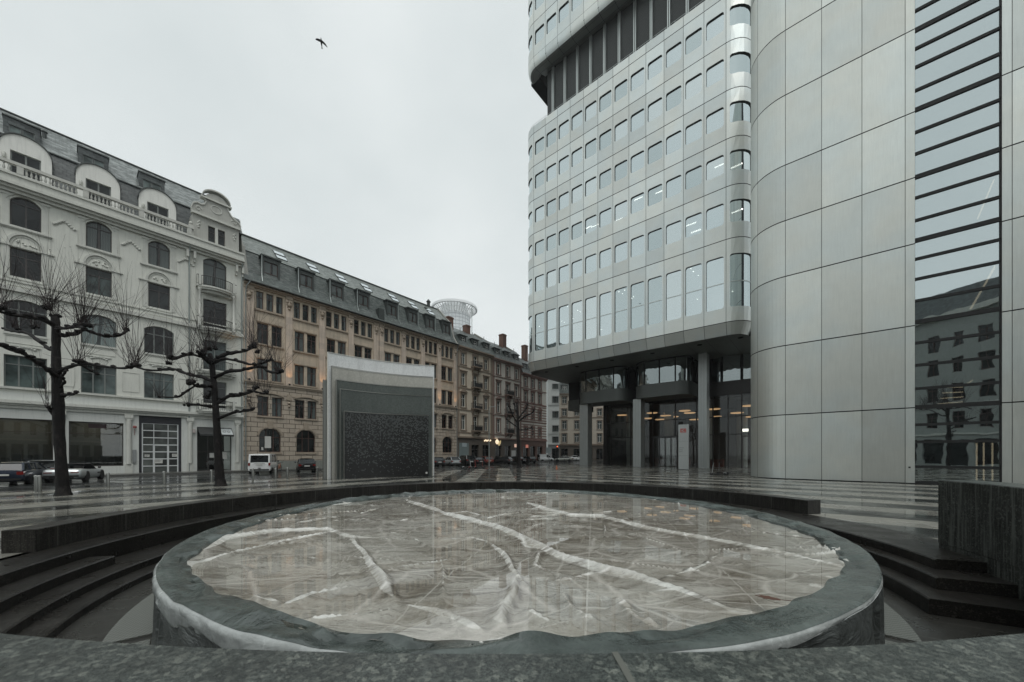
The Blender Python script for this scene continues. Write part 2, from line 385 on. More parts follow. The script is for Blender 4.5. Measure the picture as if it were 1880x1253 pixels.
c=n.mix(n.ramp(v2,(.44,0.),(.60,1.)),(.007,.010,.009),(.085,.098,.088)); c=n.mix(n.ramp(n.noise(o,310.,2,.7),(.5,0.),(.64,.6)),c,(.10,.115,.105)); c=n.mix(n.ramp(v5,(.55,0.),(.70,.25)),c,(.10,.115,.10))
c=n.mix(n.math('MULTIPLY',n.ramp(vc,(.62,0.),(.97,.85)),n.ramp(n.noise(o,160.,3,.7),(.36,.15),(.58,1.))),c,(.21,.225,.195))
c=n.mix(n.ramp(v3,(.35,.55),(.62,0.)),c,(.008,.011,.010))
n.out(n.bsdf(base=c,rough=n.math('MULTIPLY_ADD',v3,.35,.16),normal=n.bump(v2,.25,.004))); GR_TOP=m
fl=MB(); fl.prism(arc_pts(9.9,0,2*PI,96)[:-1],-.9,-.66); 
m,nt=mat('court_floor'); n=N(nt); o=n.obj(); a=n.noise(o,60.,3,.7)
an=n('ShaderNodeSeparateXYZ',{0:o}); th=n.math('ARCTAN2',n.math('SUBTRACT',an.outputs[1],FC[1]),an.outputs[0])
j=n.math('LESS_THAN',n.math('FRACT',n.math('MULTIPLY',th,9.5)),.012)
c=n.mix(n.ramp(a,(.35,0.),(.7,1.)),(.014,.014,.013),(.045,.044,.038)); c=n.mix(j,c,(.09,.09,.08))
n.out(n.bsdf(base=c,rough=n.math('MULTIPLY_ADD',n.noise(o,1.5,3),.4,.1),normal=n.bump(a,.1,.005)))
tag(fl.build('court_floor',m),kind='structure')
st=empty('granite_steps',(FC[0]-8.5,FC[1],0),0,'wet dark granite steps sweeping down the left side of the round sunken court','steps','steps around the sunken court')
off=Vector((-st.location.x,-st.location.y,0))
for r0,r1,z0,z1,a0,a1 in ((9.0,9.9,-.7,0.,90,232),(8.55,9.02,-.7,-.20,192.3,232),(8.15,9.02,-.72,-.38,90,232),(7.8,8.2,-.72,-.53,90,232)):
    b=MB(); sector(b,r0,r1,D(a0),D(a1),z0,z1,70,.022); b.build('step',GR_STEP,st,off)
st=empty('granite_steps',(FC[0]+8,FC[1],0),0,'wet dark granite steps turning a corner against the tall granite wall on the right','steps','steps around the sunken court')
off=Vector((-st.location.x,-st.location.y,0))
for r0,z0,z1,a0,rx in ((8.3,-.7,0.,-19.3,9.75),(8.0,-.7,-.19,-23.5,9.2),(7.65,-.72,-.40,-27.9,9.2)):
    b=MB(); sector(b,r0,rx,D(a0),D(90),z0,z1,60,.022); b.build('step',GR_STEP,st,off)
def joint_lines(parent,rad,z0,z1,angs,m,off):
    b=MB()
    for a in angs:
        c,s=math.cos(D(a)),math.sin(D(a)); t=(-s*.006,c*.006)
        x,y=FC[0]+c*(rad-.003),FC[1]+s*(rad-.003)
        b.poly((x-t[0],y-t[1],z0),(x+t[0],y+t[1],z0),(x+t[0],y+t[1],z1),(x-t[0],y-t[1],z1))
    b.build('joint',m,parent,off,fix=False)
be=MB(); sector(be,9.7,10.22,D(12.9),D(193.6),0.,.45,110)
bo=empty('curved_bench',(FC[0],FC[1]+9.9,0),0,'long curved black granite bench wall ringing the far side of the fountain','bench')
off=Vector((-bo.location.x,-bo.location.y,0)); be.build('seat_wall',GR_BENCH,bo,off)
joint_lines(bo,9.7,.02,.435,[a for a in range(20,193,9)],plain('pale_joint',(.10,.10,.09),.7),off)
wl=empty('parapet_wall',(FC[0]+9,FC[1]-1,0),0,'tall streaked grey granite parapet wall curving round from the right into the foreground','wall')
off=Vector((-wl.location.x,-wl.location.y,0))
def wr(t):
    d=(math.degrees(t)+90)%360
    if d>180: d-=360
    return .0+.55*min(1.,max(0.,abs(d)/75.))**1.5
WA0,WA1=D(-118),D(-12.4)
b=MB(); sector(b,8.49,9.15,WA0,WA1,.1,1.4,140,.014,rfun=wr); b.build('wall_block',[GR_WALL],wl,off)
b=MB(); sector(b,8.50,9.13,WA0,WA1,-.7,.096,140,.004,rfun=wr); b.build('wall_base',GR_WALL,wl,off)
b=MB()
N_=140; rows=[[],[]]
for i in range(N_+1):
    t=WA0+(WA1-WA0)*i/N_; k=wr(t); c,s=math.cos(t),math.sin(t)
    rows[0].append((FC[0]+c*(8.49+k+.0141),FC[1]+s*(8.49+k+.0141),1.403)); rows[1].append((FC[0]+c*(9.15+k-.0141),FC[1]+s*(9.15+k-.0141),1.403))
b.grid(rows,smooth=False); b.build('coping',GR_TOP,wl,off,fix=True)
b=MB()
for a in (-88.1,-52,-128):
    t=D(a); c,s=math.cos(t),math.sin(t); k=wr(t); w=.009
    b.poly(*[(FC[0]+c*r-s*q,FC[1]+s*r+c*q,1.4055) for r,q in ((8.5+k,-w),(9.14+k,-w),(9.14+k,w),(8.5+k,w))])
b.build('coping_joint',plain('mortar',(.11,.115,.10),.8),wl,off,fix=False)
# ring of metal plates at the foot of the basin
pm=MB()
for k in range(18):
    a0=D(k*20+1.2); a1=D(k*20+19.4); rr=7.2 if k!=17 else 7.5
    pm.prism(arc_pts(6.7,a0,a1,8)+arc_pts(rr,a0,a1,8)[::-1],-.66,-.635)
m,nt=mat('chequer_plate'); n=N(nt); o=n.obj()
ck=n('ShaderNodeTexChecker',{'Vector':n.scale(o,1.,1.,1.,.6),'Scale':26.}).outputs[1]
n.out(n.bsdf(base=n.mix(ck,(.17,.18,.165),(.25,.26,.24)),rough=.42,metal=.6,normal=n.bump(ck,.5,.01)))
o=pm.build('metal_floor_plate',m); tag(o,'ring of pale chequered metal floor plates around the foot of the fountain','floor plate')
# ------------------------------------------------------------------ covered fountain
RIM=.37; R0=6.70
TARP_W=None
m,nt=mat('dirty_white_tarpaulin'); n=N(nt); o=n.obj()
wv=n.noise(o,1.1,3,.5,out=1); dv=n('ShaderNodeVectorMath',{0:o,1:n('ShaderNodeVectorMath',{0:wv,1:(.34,.34,0)},operation='MULTIPLY').outputs[0]},operation='ADD').outputs[0]
f1=n.noise(n.scale(dv,.45,1.,1.),1.3,10,.74); f2=n.noise(n.scale(dv,.30,1.9,1.),2.6,9,.74); f3=n.noise(n.scale(o,.5,1.2,1.),26.,5,.75); f4=n.noise(o,.42,3)
c=n.mix(n.ramp(f1,(.41,0.),(.60,1.)),(.63,.635,.595),(.35,.335,.29))
c=n.mix(n.ramp(f2,(.50,0.),(.62,.8)),c,(.14,.125,.10))
c=n.mix(n.ramp(f3,(.57,0.),(.68,.7)),c,(.07,.055,.045))
c=n.mix(n.ramp(f4,(.46,0.),(.68,.4)),c,(.22,.19,.15))
def crease(sc,w0,w1,ang,st):
    v=n('ShaderNodeTexVoronoi',{'Vector':n.scale(dv,sc,sc*st,0.,ang),'Scale':1.},feature='DISTANCE_TO_EDGE').outputs['Distance']
    return n.ramp(v,(w0,1.),(w1,0.))
k1=crease(.55,.004,.035,.3,1.7); k2=crease(1.25,.004,.04,-.4,1.5); k3=crease(2.6,.005,.05,.1,1.8)
gate=n.ramp(n.noise(o,.9,3),(.40,0.),(.58,1.))
k=n.math('MAXIMUM',n.math('MULTIPLY',k1,.85),n.math('MAXIMUM',n.math('MULTIPLY',n.math('MULTIPLY',k2,gate),.75),n.math('MULTIPLY',n.math('MULTIPLY',k3,gate),.30)))
c=n.mix(n.math('MULTIPLY',k,.95),c,(.72,.71,.67))
sx=n('ShaderNodeSeparateXYZ',{0:n.scale(o,1.,1.,1.,.22)})
def seam(t,per,w): return n.math('LESS_THAN',n.math('FRACT',n.math('DIVIDE',t,per)),w/per)
sm_=n.math('MAXIMUM',seam(sx.outputs[0],1.9,.022),seam(sx.outputs[1],1.55,.022))
c=n.mix(n.math('MULTIPLY',sm_,.65),c,(.70,.70,.66))
zz=n('ShaderNodeSeparateXYZ',{0:o}).outputs[2]
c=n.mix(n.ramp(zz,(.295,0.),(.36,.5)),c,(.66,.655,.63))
c=n.mix(n.math('MULTIPLY',n('ShaderNodeAttribute',attribute_name='fold_shade').outputs['Fac'],.85,clamp=True),c,(.085,.072,.06))  # shaded side of each fold painted into the sheet colour
h=n.math('ADD',n.math('ADD',n.noise(n.scale(dv,1.,2.6,1.,.35),3.4,6,.65),n.math('MULTIPLY',n.noise(n.scale(dv,2.6,1.,1.,-.5),4.,5,.65),.7)),n.math('MULTIPLY',k,.5))
n.out(n.bsdf(base=c,rough=.15,normal=n.bump(h,.5,.06))); TARP_W=m
def pvc(name,col,rough=.3,bs=3.,bst=.5,dist=.06,lo=.65,hi=1.3):
    m,nt=mat(name); n=N(nt); o=n.obj()
    f=n.noise(o,2.2,6,.65); h=n.noise(n.scale(o,1.,1.,2.),bs,5,.6,dist=1.)
    c=n.mix(n.ramp(f,(.3,0.),(.7,1.)),mul(col,lo),mul(col,hi)); c=n.mix(n.ramp(n.noise(o,9.,5,.7),(.62,0.),(.75,.4)),c,mul(col,.35))
    n.out(n.bsdf(base=c,rough=n.math('MULTIPLY_ADD',f,.25,rough-.1),normal=n.bump(h,bst,dist))); return m
BAND=pvc('grey_green_pvc',(.060,.073,.068),.17,1.5,.6,.08,.45,1.7); SKIRT=pvc('dark_pvc_skirt',(.075,.083,.08),.34,2.,.7,.10); HEM=pvc('silver_grey_hem',(.40,.425,.415),.22,2.6,.30,.05,.55,1.35)
fo=empty('fountain_cover',(FC[0]+.09,FC[1],-.66),0,'round fountain wrapped in a grey and white tarpaulin holding rainwater','fountain cover')
OFF=Vector((-FC[0],-FC[1],.66))
ridges=[ # pixel polylines of the main folds, laid out on the sheet: (points, height, width)
 ([(735,915),(780,930),(830,946),(905,966),(960,990),(1040,1024),(1100,1043),(1160,1056),(1230,1078),(1340,1118),(1375,1122)],.125,.26),
 ([(955,920),(1000,934),(1040,945),(1100,946),(1180,968),(1300,988),(1430,1014),(1530,1036)],.11,.22),
 ([(362,1030),(420,1012),(500,994),(600,975),(640,980)],.085,.14),([(365,1008),(410,985),(500,972),(590,970),(640,984),(690,988)],.11,.20),
 ([(636,982),(660,1010),(690,1050),(722,1100)],.12,.17),([(725,1102),(790,1120),(870,1150)],.10,.14),
 ([(888,994),(915,1015),(940,1050),(962,1086)],.10,.13),([(934,1062),(930,1090),(905,1140)],.14,.16),
 ([(500,1108),(560,1085),(640,1070)],.09,.16),([(640,984),(730,990),(860,986),(905,998)],.075,.12),
 ([(690,962),(780,945),(860,937)],.065,.10),([(1190,1065),(1290,1032),(1330,1008)],.055,.10),([(960,1075),(1100,1045)],.07,.1),
 ([(1010,1085),(1040,1110),(1090,1135)],.08,.14),([(1120,1090),(1160,1125),(1200,1145)],.09,.15),([(985,1010),(975,1035),(1000,1050)],.09,.13),
 ([(1100,960),(1180,945)],.06,.08),([(1420,1060),(1500,1075)],.07,.10),([(1370,1035),(1450,1050),(1520,1058)],.06,.10),([(400,1055),(470,1040),(560,1030)],.06,.1),
 ([(520,960),(640,945),(700,930)],.06,.1),([(560,1130),(640,1122),(720,1110)],.08,.14),([(1480,1000),(1535,1012)],.07,.08),([(420,1085),(500,1100)],.06,.12),
 ([(880,952),(940,940)],.06,.08),([(1230,958),(1290,940)],.06,.08),([(960,1110),(1010,1140)],.09,.12),([(770,905),(830,902),(920,900)],.06,.09)]
NR,NT=230,560
rr=np.concatenate([np.linspace(.02,6.40,NR)]); th=np.linspace(0,2*PI,NT,endpoint=False)
RR,TH=np.meshgrid(rr,th,indexing='ij'); XX=RR*np.cos(TH); YY=RR*np.sin(TH)
ZW=.285
rng=np.random.RandomState(3)
def vnoise(x,y,seed):
    r=np.random.RandomState(seed); G=r.rand(64,64)
    xi=np.floor(x).astype(int); yi=np.floor(y).astype(int); fx=x-xi; fy=y-yi
    fx=fx*fx*(3-2*fx); fy=fy*fy*(3-2*fy); xi%=64; yi%=64
    a=G[xi,yi];b_=G[(xi+1)%64,yi];c_=G[xi,(yi+1)%64];d_=G[(xi+1)%64,(yi+1)%64]
    return (a*(1-fx)+b_*fx)*(1-fy)+(c_*(1-fx)+d_*fx)*fy
wx=XX+.13*(vnoise(XX*1.4+9,YY*1.4,11)-.5); wy=YY+.13*(vnoise(XX*1.4,YY*1.4+5,12)-.5)
Z=ZW-.050+.030*(vnoise(XX*.7+20,YY*.7+20,1)-.5)+.014*(vnoise(XX*2.3+20,YY*2.3+20,2)-.5)
Zr=np.zeros(XX.shape); FSHADE=np.zeros(XX.shape)
for pts,hh,ww in ridges:
    P=[np.array(gp(px,py,.3))-np.array(FC) for px,py in pts]
    best=np.full(XX.shape,1e9); side=np.zeros(XX.shape); alo=np.zeros(XX.shape); tot=0.
    for p0,p1 in zip(P[:-1],P[1:]):
        d=p1-p0; L=np.hypot(*d); t=np.clip(((wx-p0[0])*d[0]+(wy-p0[1])*d[1])/L**2,0,1)
        dx=wx-p0[0]-t*d[0]; dy=wy-p0[1]-t*d[1]; dd=np.hypot(dx,dy); k=dd<best
        best[k]=dd[k]; side[k]=np.sign(d[0]*dy-d[1]*dx)[k]; alo[k]=(tot+t*L)[k]; tot+=L
    w2=ww*(.55+.75*vnoise(alo*1.3+30,alo*0+seed_k,5)) if False else ww*(.36+.26*vnoise(alo*1.3+30,alo*0+hh*90,5))
    asym=np.where(side>0,.62,1.25)
    x=best/(w2*asym)
    pr=np.exp(-np.power(x,1.35)*1.15)+.22*np.exp(-((x-1.35)/.22)**2)*(vnoise(alo*2.2,side*3+9,6)>.45)
    taper=np.clip(np.minimum(alo,tot-alo)/(.18*tot)+.45,0,1)
    hv=hh*.86*(.74+.45*vnoise(alo*1.3+11,alo*0+hh*50,7))*taper
    Zr=np.maximum(Zr,hv*pr)
    FSHADE=np.maximum(FSHADE,np.exp(-((x-1.45)/.42)**2)*np.where(side>0,.95,.30)*np.clip(taper*1.3-.3,0,1)*(.5+.7*vnoise(alo*2.1+5,alo*0+hh*70,15)))  # mask for the painted fold shade, stronger on one side
# small radiating creases
cr_=np.zeros(XX.shape); rr_=np.random.RandomState(17)
for q in range(230):
    a=rr_.uniform(0,2*PI); r0_=rr_.uniform(.4,6.0); cx0,cy0=r0_*np.cos(a),r0_*np.sin(a); an=rr_.normal(.10,.40) if rr_.rand()<.75 else rr_.uniform(0,PI); ln=rr_.uniform(.5,2.2); w=rr_.uniform(.012,.030)
    u=(wx-cx0)*np.cos(an)+(wy-cy0)*np.sin(an); v=-(wx-cx0)*np.sin(an)+(wy-cy0)*np.cos(an)-.10*(u/ln)**2*ln
    cr_=np.maximum(cr_,rr_.uniform(.025,.07)*np.exp(-(v/w)**2)*np.clip(1.15-np.abs(u)/ln,0,1))
Z=Z+Zr+cr_*(1-np.clip(Zr*12,0,1))
Z+=.05*np.clip((RR-5.95)/.5,0,1)*(0.5+.9*vnoise(TH*16,RR*0,21))+.006*(vnoise(XX*6+3,YY*3+3,8)-.5)+.006*(vnoise(XX*4+3,YY*13+3,9)-.5)
b=MB(); rows=[[(float(XX[i,j]),float(YY[i,j]),float(Z[i,j])) for j in range(NT)] for i in range(NR)]
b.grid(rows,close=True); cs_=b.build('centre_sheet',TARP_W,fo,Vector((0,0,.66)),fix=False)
da=cs_.data.attributes.new('fold_shade','FLOAT','POINT'); da.data.foreach_set('value',np.clip(FSHADE,0,1).astype(np.float32).ravel())
# dark border band, silver hem and skirt around the rim
_fr=random.Random(23); FOLDS=[(_fr.uniform(0,2*PI),_fr.uniform(.015,.06),_fr.uniform(.015,.06)*(1 if _fr.random()<.75 else -1),_fr.uniform(-.25,.25)) for _ in range(46)]+[(D(268),.07,.085,.2),(D(277),.03,.06,-.3),(D(259),.025,-.05,.1),(D(240),.05,.05,.3)]
def fold(t,rel):
    s=0.
    for a,w,h,sk in FOLDS:
        d=(t-a-sk*rel+PI)%(2*PI)-PI
        if abs(d)<4*w: s+=h*math.exp(-(d/w)**2)
    return s
def wob(t,k,amp,seed): return amp*(float(vnoise(np.array(t*k+50.),np.array(seed*1.),31))-.5)
rowsB=[];rowsH=[];rowsS=[]
NB=720
for j in range(NB):
    t=2*PI*j/NB; c,s=math.cos(t),math.sin(t)
    ri=6.27+wob(t,5,.22,1)+wob(t,17,.10,2); lump=wob(t,9,.05,3)+wob(t,31,.02,4)
    fr0=math.cos(t-D(230)); front=min(1.,max(0.,(fr0-.35)/.40)); hem=.012+.20*front*(.85+wob(t,9,.5,12))
    def P(r,z): return (c*r,s*r,z)
    zi=ZW+.012
    ri+=.6*fold(t,1.)
    prof=[(ri,zi-.03),(ri+.02,zi+.012+max(0,lump+fold(t,1.))*.6),(ri+.10,zi+.02+lump+fold(t,.8)*.8),((ri+6.6)/2,(zi+RIM)/2+lump*.9+fold(t,.4)),(6.55+wob(t,8,.05,5),RIM-.02+lump*.8+fold(t,.1)*.8),(6.65,RIM+lump*.5+fold(t,.0)*.5),(R0,RIM-.012+lump*.4+fold(t,0.)*.3)]
    rowsB.append([P(r,z) for r,z in prof])
    kk=.25+.75*front; pl_=abs(wob(t,21,1.,16))*abs(wob(t,7,1.6,17)); w2=pl_*.03*kk+(wob(t,34,.018,6)+wob(t,88,.012,7))*kk; w4=wob(t,60,.016,13)*kk
    zl=RIM-.02+lump*.4+fold(t,0.)*.3
    rowsH.append([P(R0-.006,zl+.006),P(R0+.022*kk+w2*.4,zl-.012),P(R0+.03*kk+w2,zl-.02-hem*.25),P(R0+.035*kk-w2*.6+w4,zl-.02-hem*.5),P(R0+.032*kk+w2*.8-w4*.5,zl-.02-hem*.78),P(R0+.020*kk+w4*.6,zl-.025-hem*(1+w4*5)),P(R0+.010,zl-.028-hem*(1+w4*5))])
    rt5=.5+.5*math.cos(t-D(335)); w3=(wob(t,24,.06,9)+wob(t,57,.05,10))*(.5+1.3*rt5); w6=wob(t,37,.05,14)*(.4+rt5)
    rowsS.append([P(R0,RIM-.04),P(R0+.014+w3*.3,RIM-.12),P(R0+.012+w3*.7,RIM-.3),P(R0+.02+w3+w6*.4,RIM-.55),P(R0+.02+w3*.9+w6,-.4),P(R0+.04+w3+w6*1.2,-.657)])
for nm,rw,mm in (('border_band',rowsB,BAND),('hem',rowsH,HEM),('skirt',rowsS,SKIRT)):
    b=MB(); b.grid(rw+[rw[0]]); b.build(nm,mm,fo,Vector((0,0,.66)))
wt=MB(); nR=40
wt.grid([[(FC[0]+.09+6.45*i/nR*math.cos(2*PI*k/96),FC[1]+6.45*i/nR*math.sin(2*PI*k/96),ZW) for k in range(96)] for i in (40,30,20,10,.01)],close=True)
m,nt=mat('rain_water'); n=N(nt); p=n.pos()
nb=n.bump(n.noise(p,2.,3),.02,.02)
g=n('ShaderNodeBsdfGlossy',{'Color':(1,1,1,1),'Roughness':.006,'Normal':nb}).outputs[0]
t=n('ShaderNodeBsdfTransparent',{'Color':(.93,.92,.90,1)}).outputs[0]
fr=n('ShaderNodeFresnel',{'IOR':1.40,'Normal':nb}).outputs[0]
n.out(n('ShaderNodeMixShader',{0:n.math('MULTIPLY_ADD',fr,1.0,.02,clamp=True),1:t,2:g}).outputs[0])
tag(wt.build('water',m,fix=False),kind='structure')
b=MB(); lp=[(0,0),(.05,.03),(.06,.09),(.10,.10),(.07,.14),(.10,.21),(.04,.19),(0,.27),(-.04,.19),(-.10,.21),(-.07,.14),(-.10,.10),(-.06,.09),(-.05,.03)]
b.prism([(x*.9,y*.9) for x,y in lp],0,.004); b.tube([(0,0,.002),(.01,-.09,.006)],.004,4)
o=b.build('fallen_leaf',plain('dead_leaf',(.09,.035,.02),.6)); gx,gy=gp(1435,1108,.36); o.location=(gx,gy,.395); o.rotation_euler=(.05,.12,1.2)
tag(o,'brown fallen leaf lying on the dark border of the fountain cover','leaf')
# ------------------------------------------------------------------ the office tower
tw=empty('office_tower',(OT[0],OT[1],0),ANG_T,'pale aluminium office tower with rounded corners standing on columns over a glass lobby','building')
TS0,TS1,TR=-2.13,24.83,2.3
def PT(a,z,out=0.,sl=TS0,sr=TS1,R=TR):
    if a<sl: f=(sl-a)/R; r=max(R+out,.03); return (sl-r*math.sin(f),R-r*math.cos(f),z)
    if a>sr: f=(a-sr)/R; r=max(R+out,.03); return (sr+r*math.sin(f),R-r*math.cos(f),z)
    return (a,-out,z)
def rrect(a0,a1,z0,z1,rc,n=8):
    """rounded rectangle as 4*n points, each side from mid-corner to mid-corner"""
    P=[]
    cs=[(a0+rc,z0+rc,225),(a1-rc,z0+rc,315),(a1-rc,z1-rc,45),(a0+rc,z1-rc,135)]
    m=n//4
    for k in range(4):
        c,d=cs[k],cs[(k+1)%4]
        pts=[(c[0]+rc*math.cos(D(c[2]+45*i/m)),c[1]+rc*math.sin(D(c[2]+45*i/m))) for i in range(m+1)]
        q=[(d[0]+rc*math.cos(D(d[2]-45+45*i/m)),d[1]+rc*math.sin(D(d[2]-45+45*i/m))) for i in range(m+1)]
        mid=n-2*m
        pts+= [(pts[-1][0]+(q[0][0]-pts[-1][0])*i/mid,pts[-1][1]+(q[0][1]-pts[-1][1])*i/mid) for i in range(1,mid)]+q
        P+=pts[:n]
    return P
def orect(a0,a1,z0,z1,n=8):
    C=[(a0,z0),(a1,z0),(a1,z1),(a0,z1)]; P=[]
    for k in range(4):
        c,d=C[k],C[(k+1)%4]; P+=[(c[0]+(d[0]-c[0])*i/n,c[1]+(d[1]-c[1])*i/n) for i in range(n)]
    return P
def panel(b,a0,a1,z0,z1,hole=None,f=PT,g=.022,tint=1.,depth=.17,rc=.26,n=8,out0=0.,out1=0.):
    a0+=g;a1-=g;z0+=g*1.9;z1-=g*1.9
    o=orect(a0,a1,z0,z1,n); m=len(o)
    fo_=lambda p,out:f(p[0],p[1],out+(out0+(out1-out0)*(p[1]-z0)/(z1-z0)))
    if hole:
        h=rrect(*hole,rc,n)
        b.add([fo_(p,0) for p in o]+[fo_(p,0) for p in h],[(i,(i+1)%m,m+(i+1)%m,m+i) for i in range(m)],0,tint)
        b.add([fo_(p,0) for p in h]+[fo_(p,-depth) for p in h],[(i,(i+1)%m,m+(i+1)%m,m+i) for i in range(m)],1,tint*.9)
    else:
        nx=n
        for i in range(nx):
            x0=a0+(a1-a0)*i/nx; x1=a0+(a1-a0)*(i+1)/nx
            b.add([fo_(p,0) for p in ((x0,z0),(x1,z0),(x1,z1),(x0,z1))],[(0,1,2,3)],0,tint)
    b.add([fo_(p,0) for p in o]+[fo_(p,-.05) for p in o],[(i,(i+1)%m,m+(i+1)%m,m+i) for i in range(m)],1,tint*.6)
rt=random.Random(11)
def tint(): return rt.choice([.90,.95,1.,1.,1.03,1.06,1.10])*rt.uniform(.98,1.02)
QA=TR*PI/2
seam=[TS0-QA]+[TS0+i*(TS1-TS0)/12 for i in range(13)]+[TS1+QA]
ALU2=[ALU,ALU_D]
FL=[(53.15,47.9),(47.9,42.5),(42.5,37.1),(37.1,31.78),(31.78,25.9),(25.9,16.65)]
UP=[(70.9,65.4),(76.4,70.9),(81.9,76.4)]
cl=MB(); ucl=MB(); jn=MB(); uwin=MB()
TGV=[TGLASS,mirror_glass('tower_glass_dim',.68,(.73,.82,.825),(.03,.04,.04),.6),mirror_glass('tower_glass_pale',.77,(.83,.90,.90),(.03,.04,.04),.6)]
def glass_mesh(f,hole,rc,out,nm,flat,vi=0):
    b=MB(); h=rrect(*hole,rc,8)
    if flat:
        cx=(hole[0]+hole[1])/2; cz=hole[2]
        b.add([(p[0]-cx,0,p[1]-cz) for p in h],[range(len(h))])
    else:
        K=8
        for i in range(K):
            x0=hole[0]+(hole[1]-hole[0])*i/K; x1=hole[0]+(hole[1]-hole[0])*(i+1)/K
            b.add([f(p[0],p[1],out) for p in ((x0,hole[2]),(x1,hole[2]),(x1,hole[3]),(x0,hole[3]))],[(0,1,2,3)],smooth=True)
    return b.mesh(nm,rt.choice(TGV) if not flat else TGV[vi],fix=not flat)
cache={}
for zi,(zt,zb) in enumerate(FL+UP):
    up=zi>=len(FL); tall=zi==5
    for k in range(14):
        a0,a1=seam[k],seam[k+1]; w=a1-a0; H_=zt-zb
        hole=(a0+.10*w,a0+.905*w,zb+(.175 if tall else .30)*H_,zb+(.81 if tall else .715)*H_)
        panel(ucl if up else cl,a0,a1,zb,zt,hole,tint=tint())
        flat=0<k<13
        if up:
            K=1 if flat else 6
            for i in range(K):
                x0=hole[0]+(hole[1]-hole[0])*i/K; x1=hole[0]+(hole[1]-hole[0])*(i+1)/K
                uwin.add([PT(p[0],p[1],-.165) for p in ((x0,hole[2]),(x1,hole[2]),(x1,hole[3]),(x0,hole[3]))],[(0,1,2,3)])
            continue
        if flat:
            vi=rt.choice([0,0,0,1,1,2]); key=(round(w,3),round(H_,2),vi)
            if key not in cache: cache[key]=glass_mesh(PT,hole,.26,-.165,'window',True,vi)
            wo=link('window',cache[key],tw,((hole[0]+hole[1])/2,.165,hole[2]))
        else:
            wo=link('window',glass_mesh(PT,hole,.26,-.165,'window',False),tw)
        if tall:
            tb=MB(); zc=zb+.485*H_
            if flat: tb.box(-(hole[1]-hole[0])/2,(hole[1]-hole[0])/2,-.05,.03,zc-hole[2]-.05,zc-hole[2]+.05); tb.build('transom',ALU_B,wo)
            else:
                for i in range(6):
                    x0=hole[0]+(hole[1]-hole[0])*i/6; x1=hole[0]+(hole[1]-hole[0])*(i+1)/6
                    tb.add([PT(x0,zc-.05,-.12),PT(x1,zc-.05,-.12),PT(x1,zc+.05,-.12),PT(x0,zc+.05,-.12)],[(0,1,2,3)])
                tb.build('transom',ALU_B,wo)
    
for k in range(14):
    panel(cl,seam[k],seam[k+1],53.15,54.4,tint=tint(),out1=-.0)
    panel(cl,seam[k],seam[k+1],15.25,16.65,tint=tint()*.86,out0=-.45,out1=0.)
    # bulging underside of the upper block
    prof=[(65.4,0.),(64.75,-.03),(64.3,-.14),(64.0,-.38)]
    t=tint()
    for (za,oa),(zb_,ob) in zip(prof[:-1],prof[1:]):
        for i in range(8):
            x0=seam[k]+.017+(seam[k+1]-seam[k]-.034)*i/8; x1=seam[k]+.017+(seam[k+1]-seam[k]-.034)*(i+1)/8
            ucl.add([PT(x0,zb_,ob),PT(x1,zb_,ob),PT(x1,za,oa),PT(x0,za,oa)],[(0,1,2,3)],0,t,True)
us=MB(); usj=MB()
for k in range(14):
    for (oa,za),(ob,zb_) in (((-.40,63.99),(-.80,63.98)),((-.83,63.98),(-1.75,64.12)),((-1.79,64.12),(-3.2,64.75))):
        for i in range(8):
            x0=seam[k]+.02+(seam[k+1]-seam[k]-.04)*i/8; x1=seam[k]+.02+(seam[k+1]-seam[k]-.04)*(i+1)/8
            us.add([PT(x0,za,oa),PT(x1,za,oa),PT(x1,zb_,ob),PT(x0,zb_,ob)],[(0,1,2,3)])
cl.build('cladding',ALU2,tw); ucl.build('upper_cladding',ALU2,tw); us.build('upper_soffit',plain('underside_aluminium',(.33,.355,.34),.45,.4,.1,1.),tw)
o=uwin.build('upper_window',TGLASS,tw,fix=False); o['kind']='stuff'
# backing strips behind the joints, interior core, sides
for a in seam:
    for z0,z1 in ((15.3,54.35),(64.4,81.9)):
        e=.11
        jn.add([PT(a-e,z0,-.10 if z0>16 else -.5),PT(a+e,z0,-.10 if z0>16 else -.5),PT(a+e,z1,-.10),PT(a-e,z1,-.10)],[(0,1,2,3)])
for z in [53.15,47.9,42.5,37.1,31.78,25.9,16.65,65.4,70.9,76.4]:
    for i in range(60):
        x0=seam[0]+(seam[-1]-seam[0])*i/60; x1=seam[0]+(seam[-1]-seam[0])*(i+1)/60
        jn.add([PT(x0,z-.12,-.09),PT(x1,z-.12,-.09),PT(x1,z+.12,-.09),PT(x0,z+.12,-.09)],[(0,1,2,3)])
jn.build('joint_backing',JOINT,tw,fix=False)
ic=MB()
for z0,z1 in ((15.3,54.3),(64.8,82)):
    ic.box(-3.0,26.4,1.5,30,z0,z1)
for z in [53.15,47.9,42.5,37.1,31.78,25.9,21.2,70.9,76.4]: ic.box(-3.4,26.1,1.0,2.6,z-.9,z-.2)
ic.build('interior',INTER,tw)
sd_=MB()
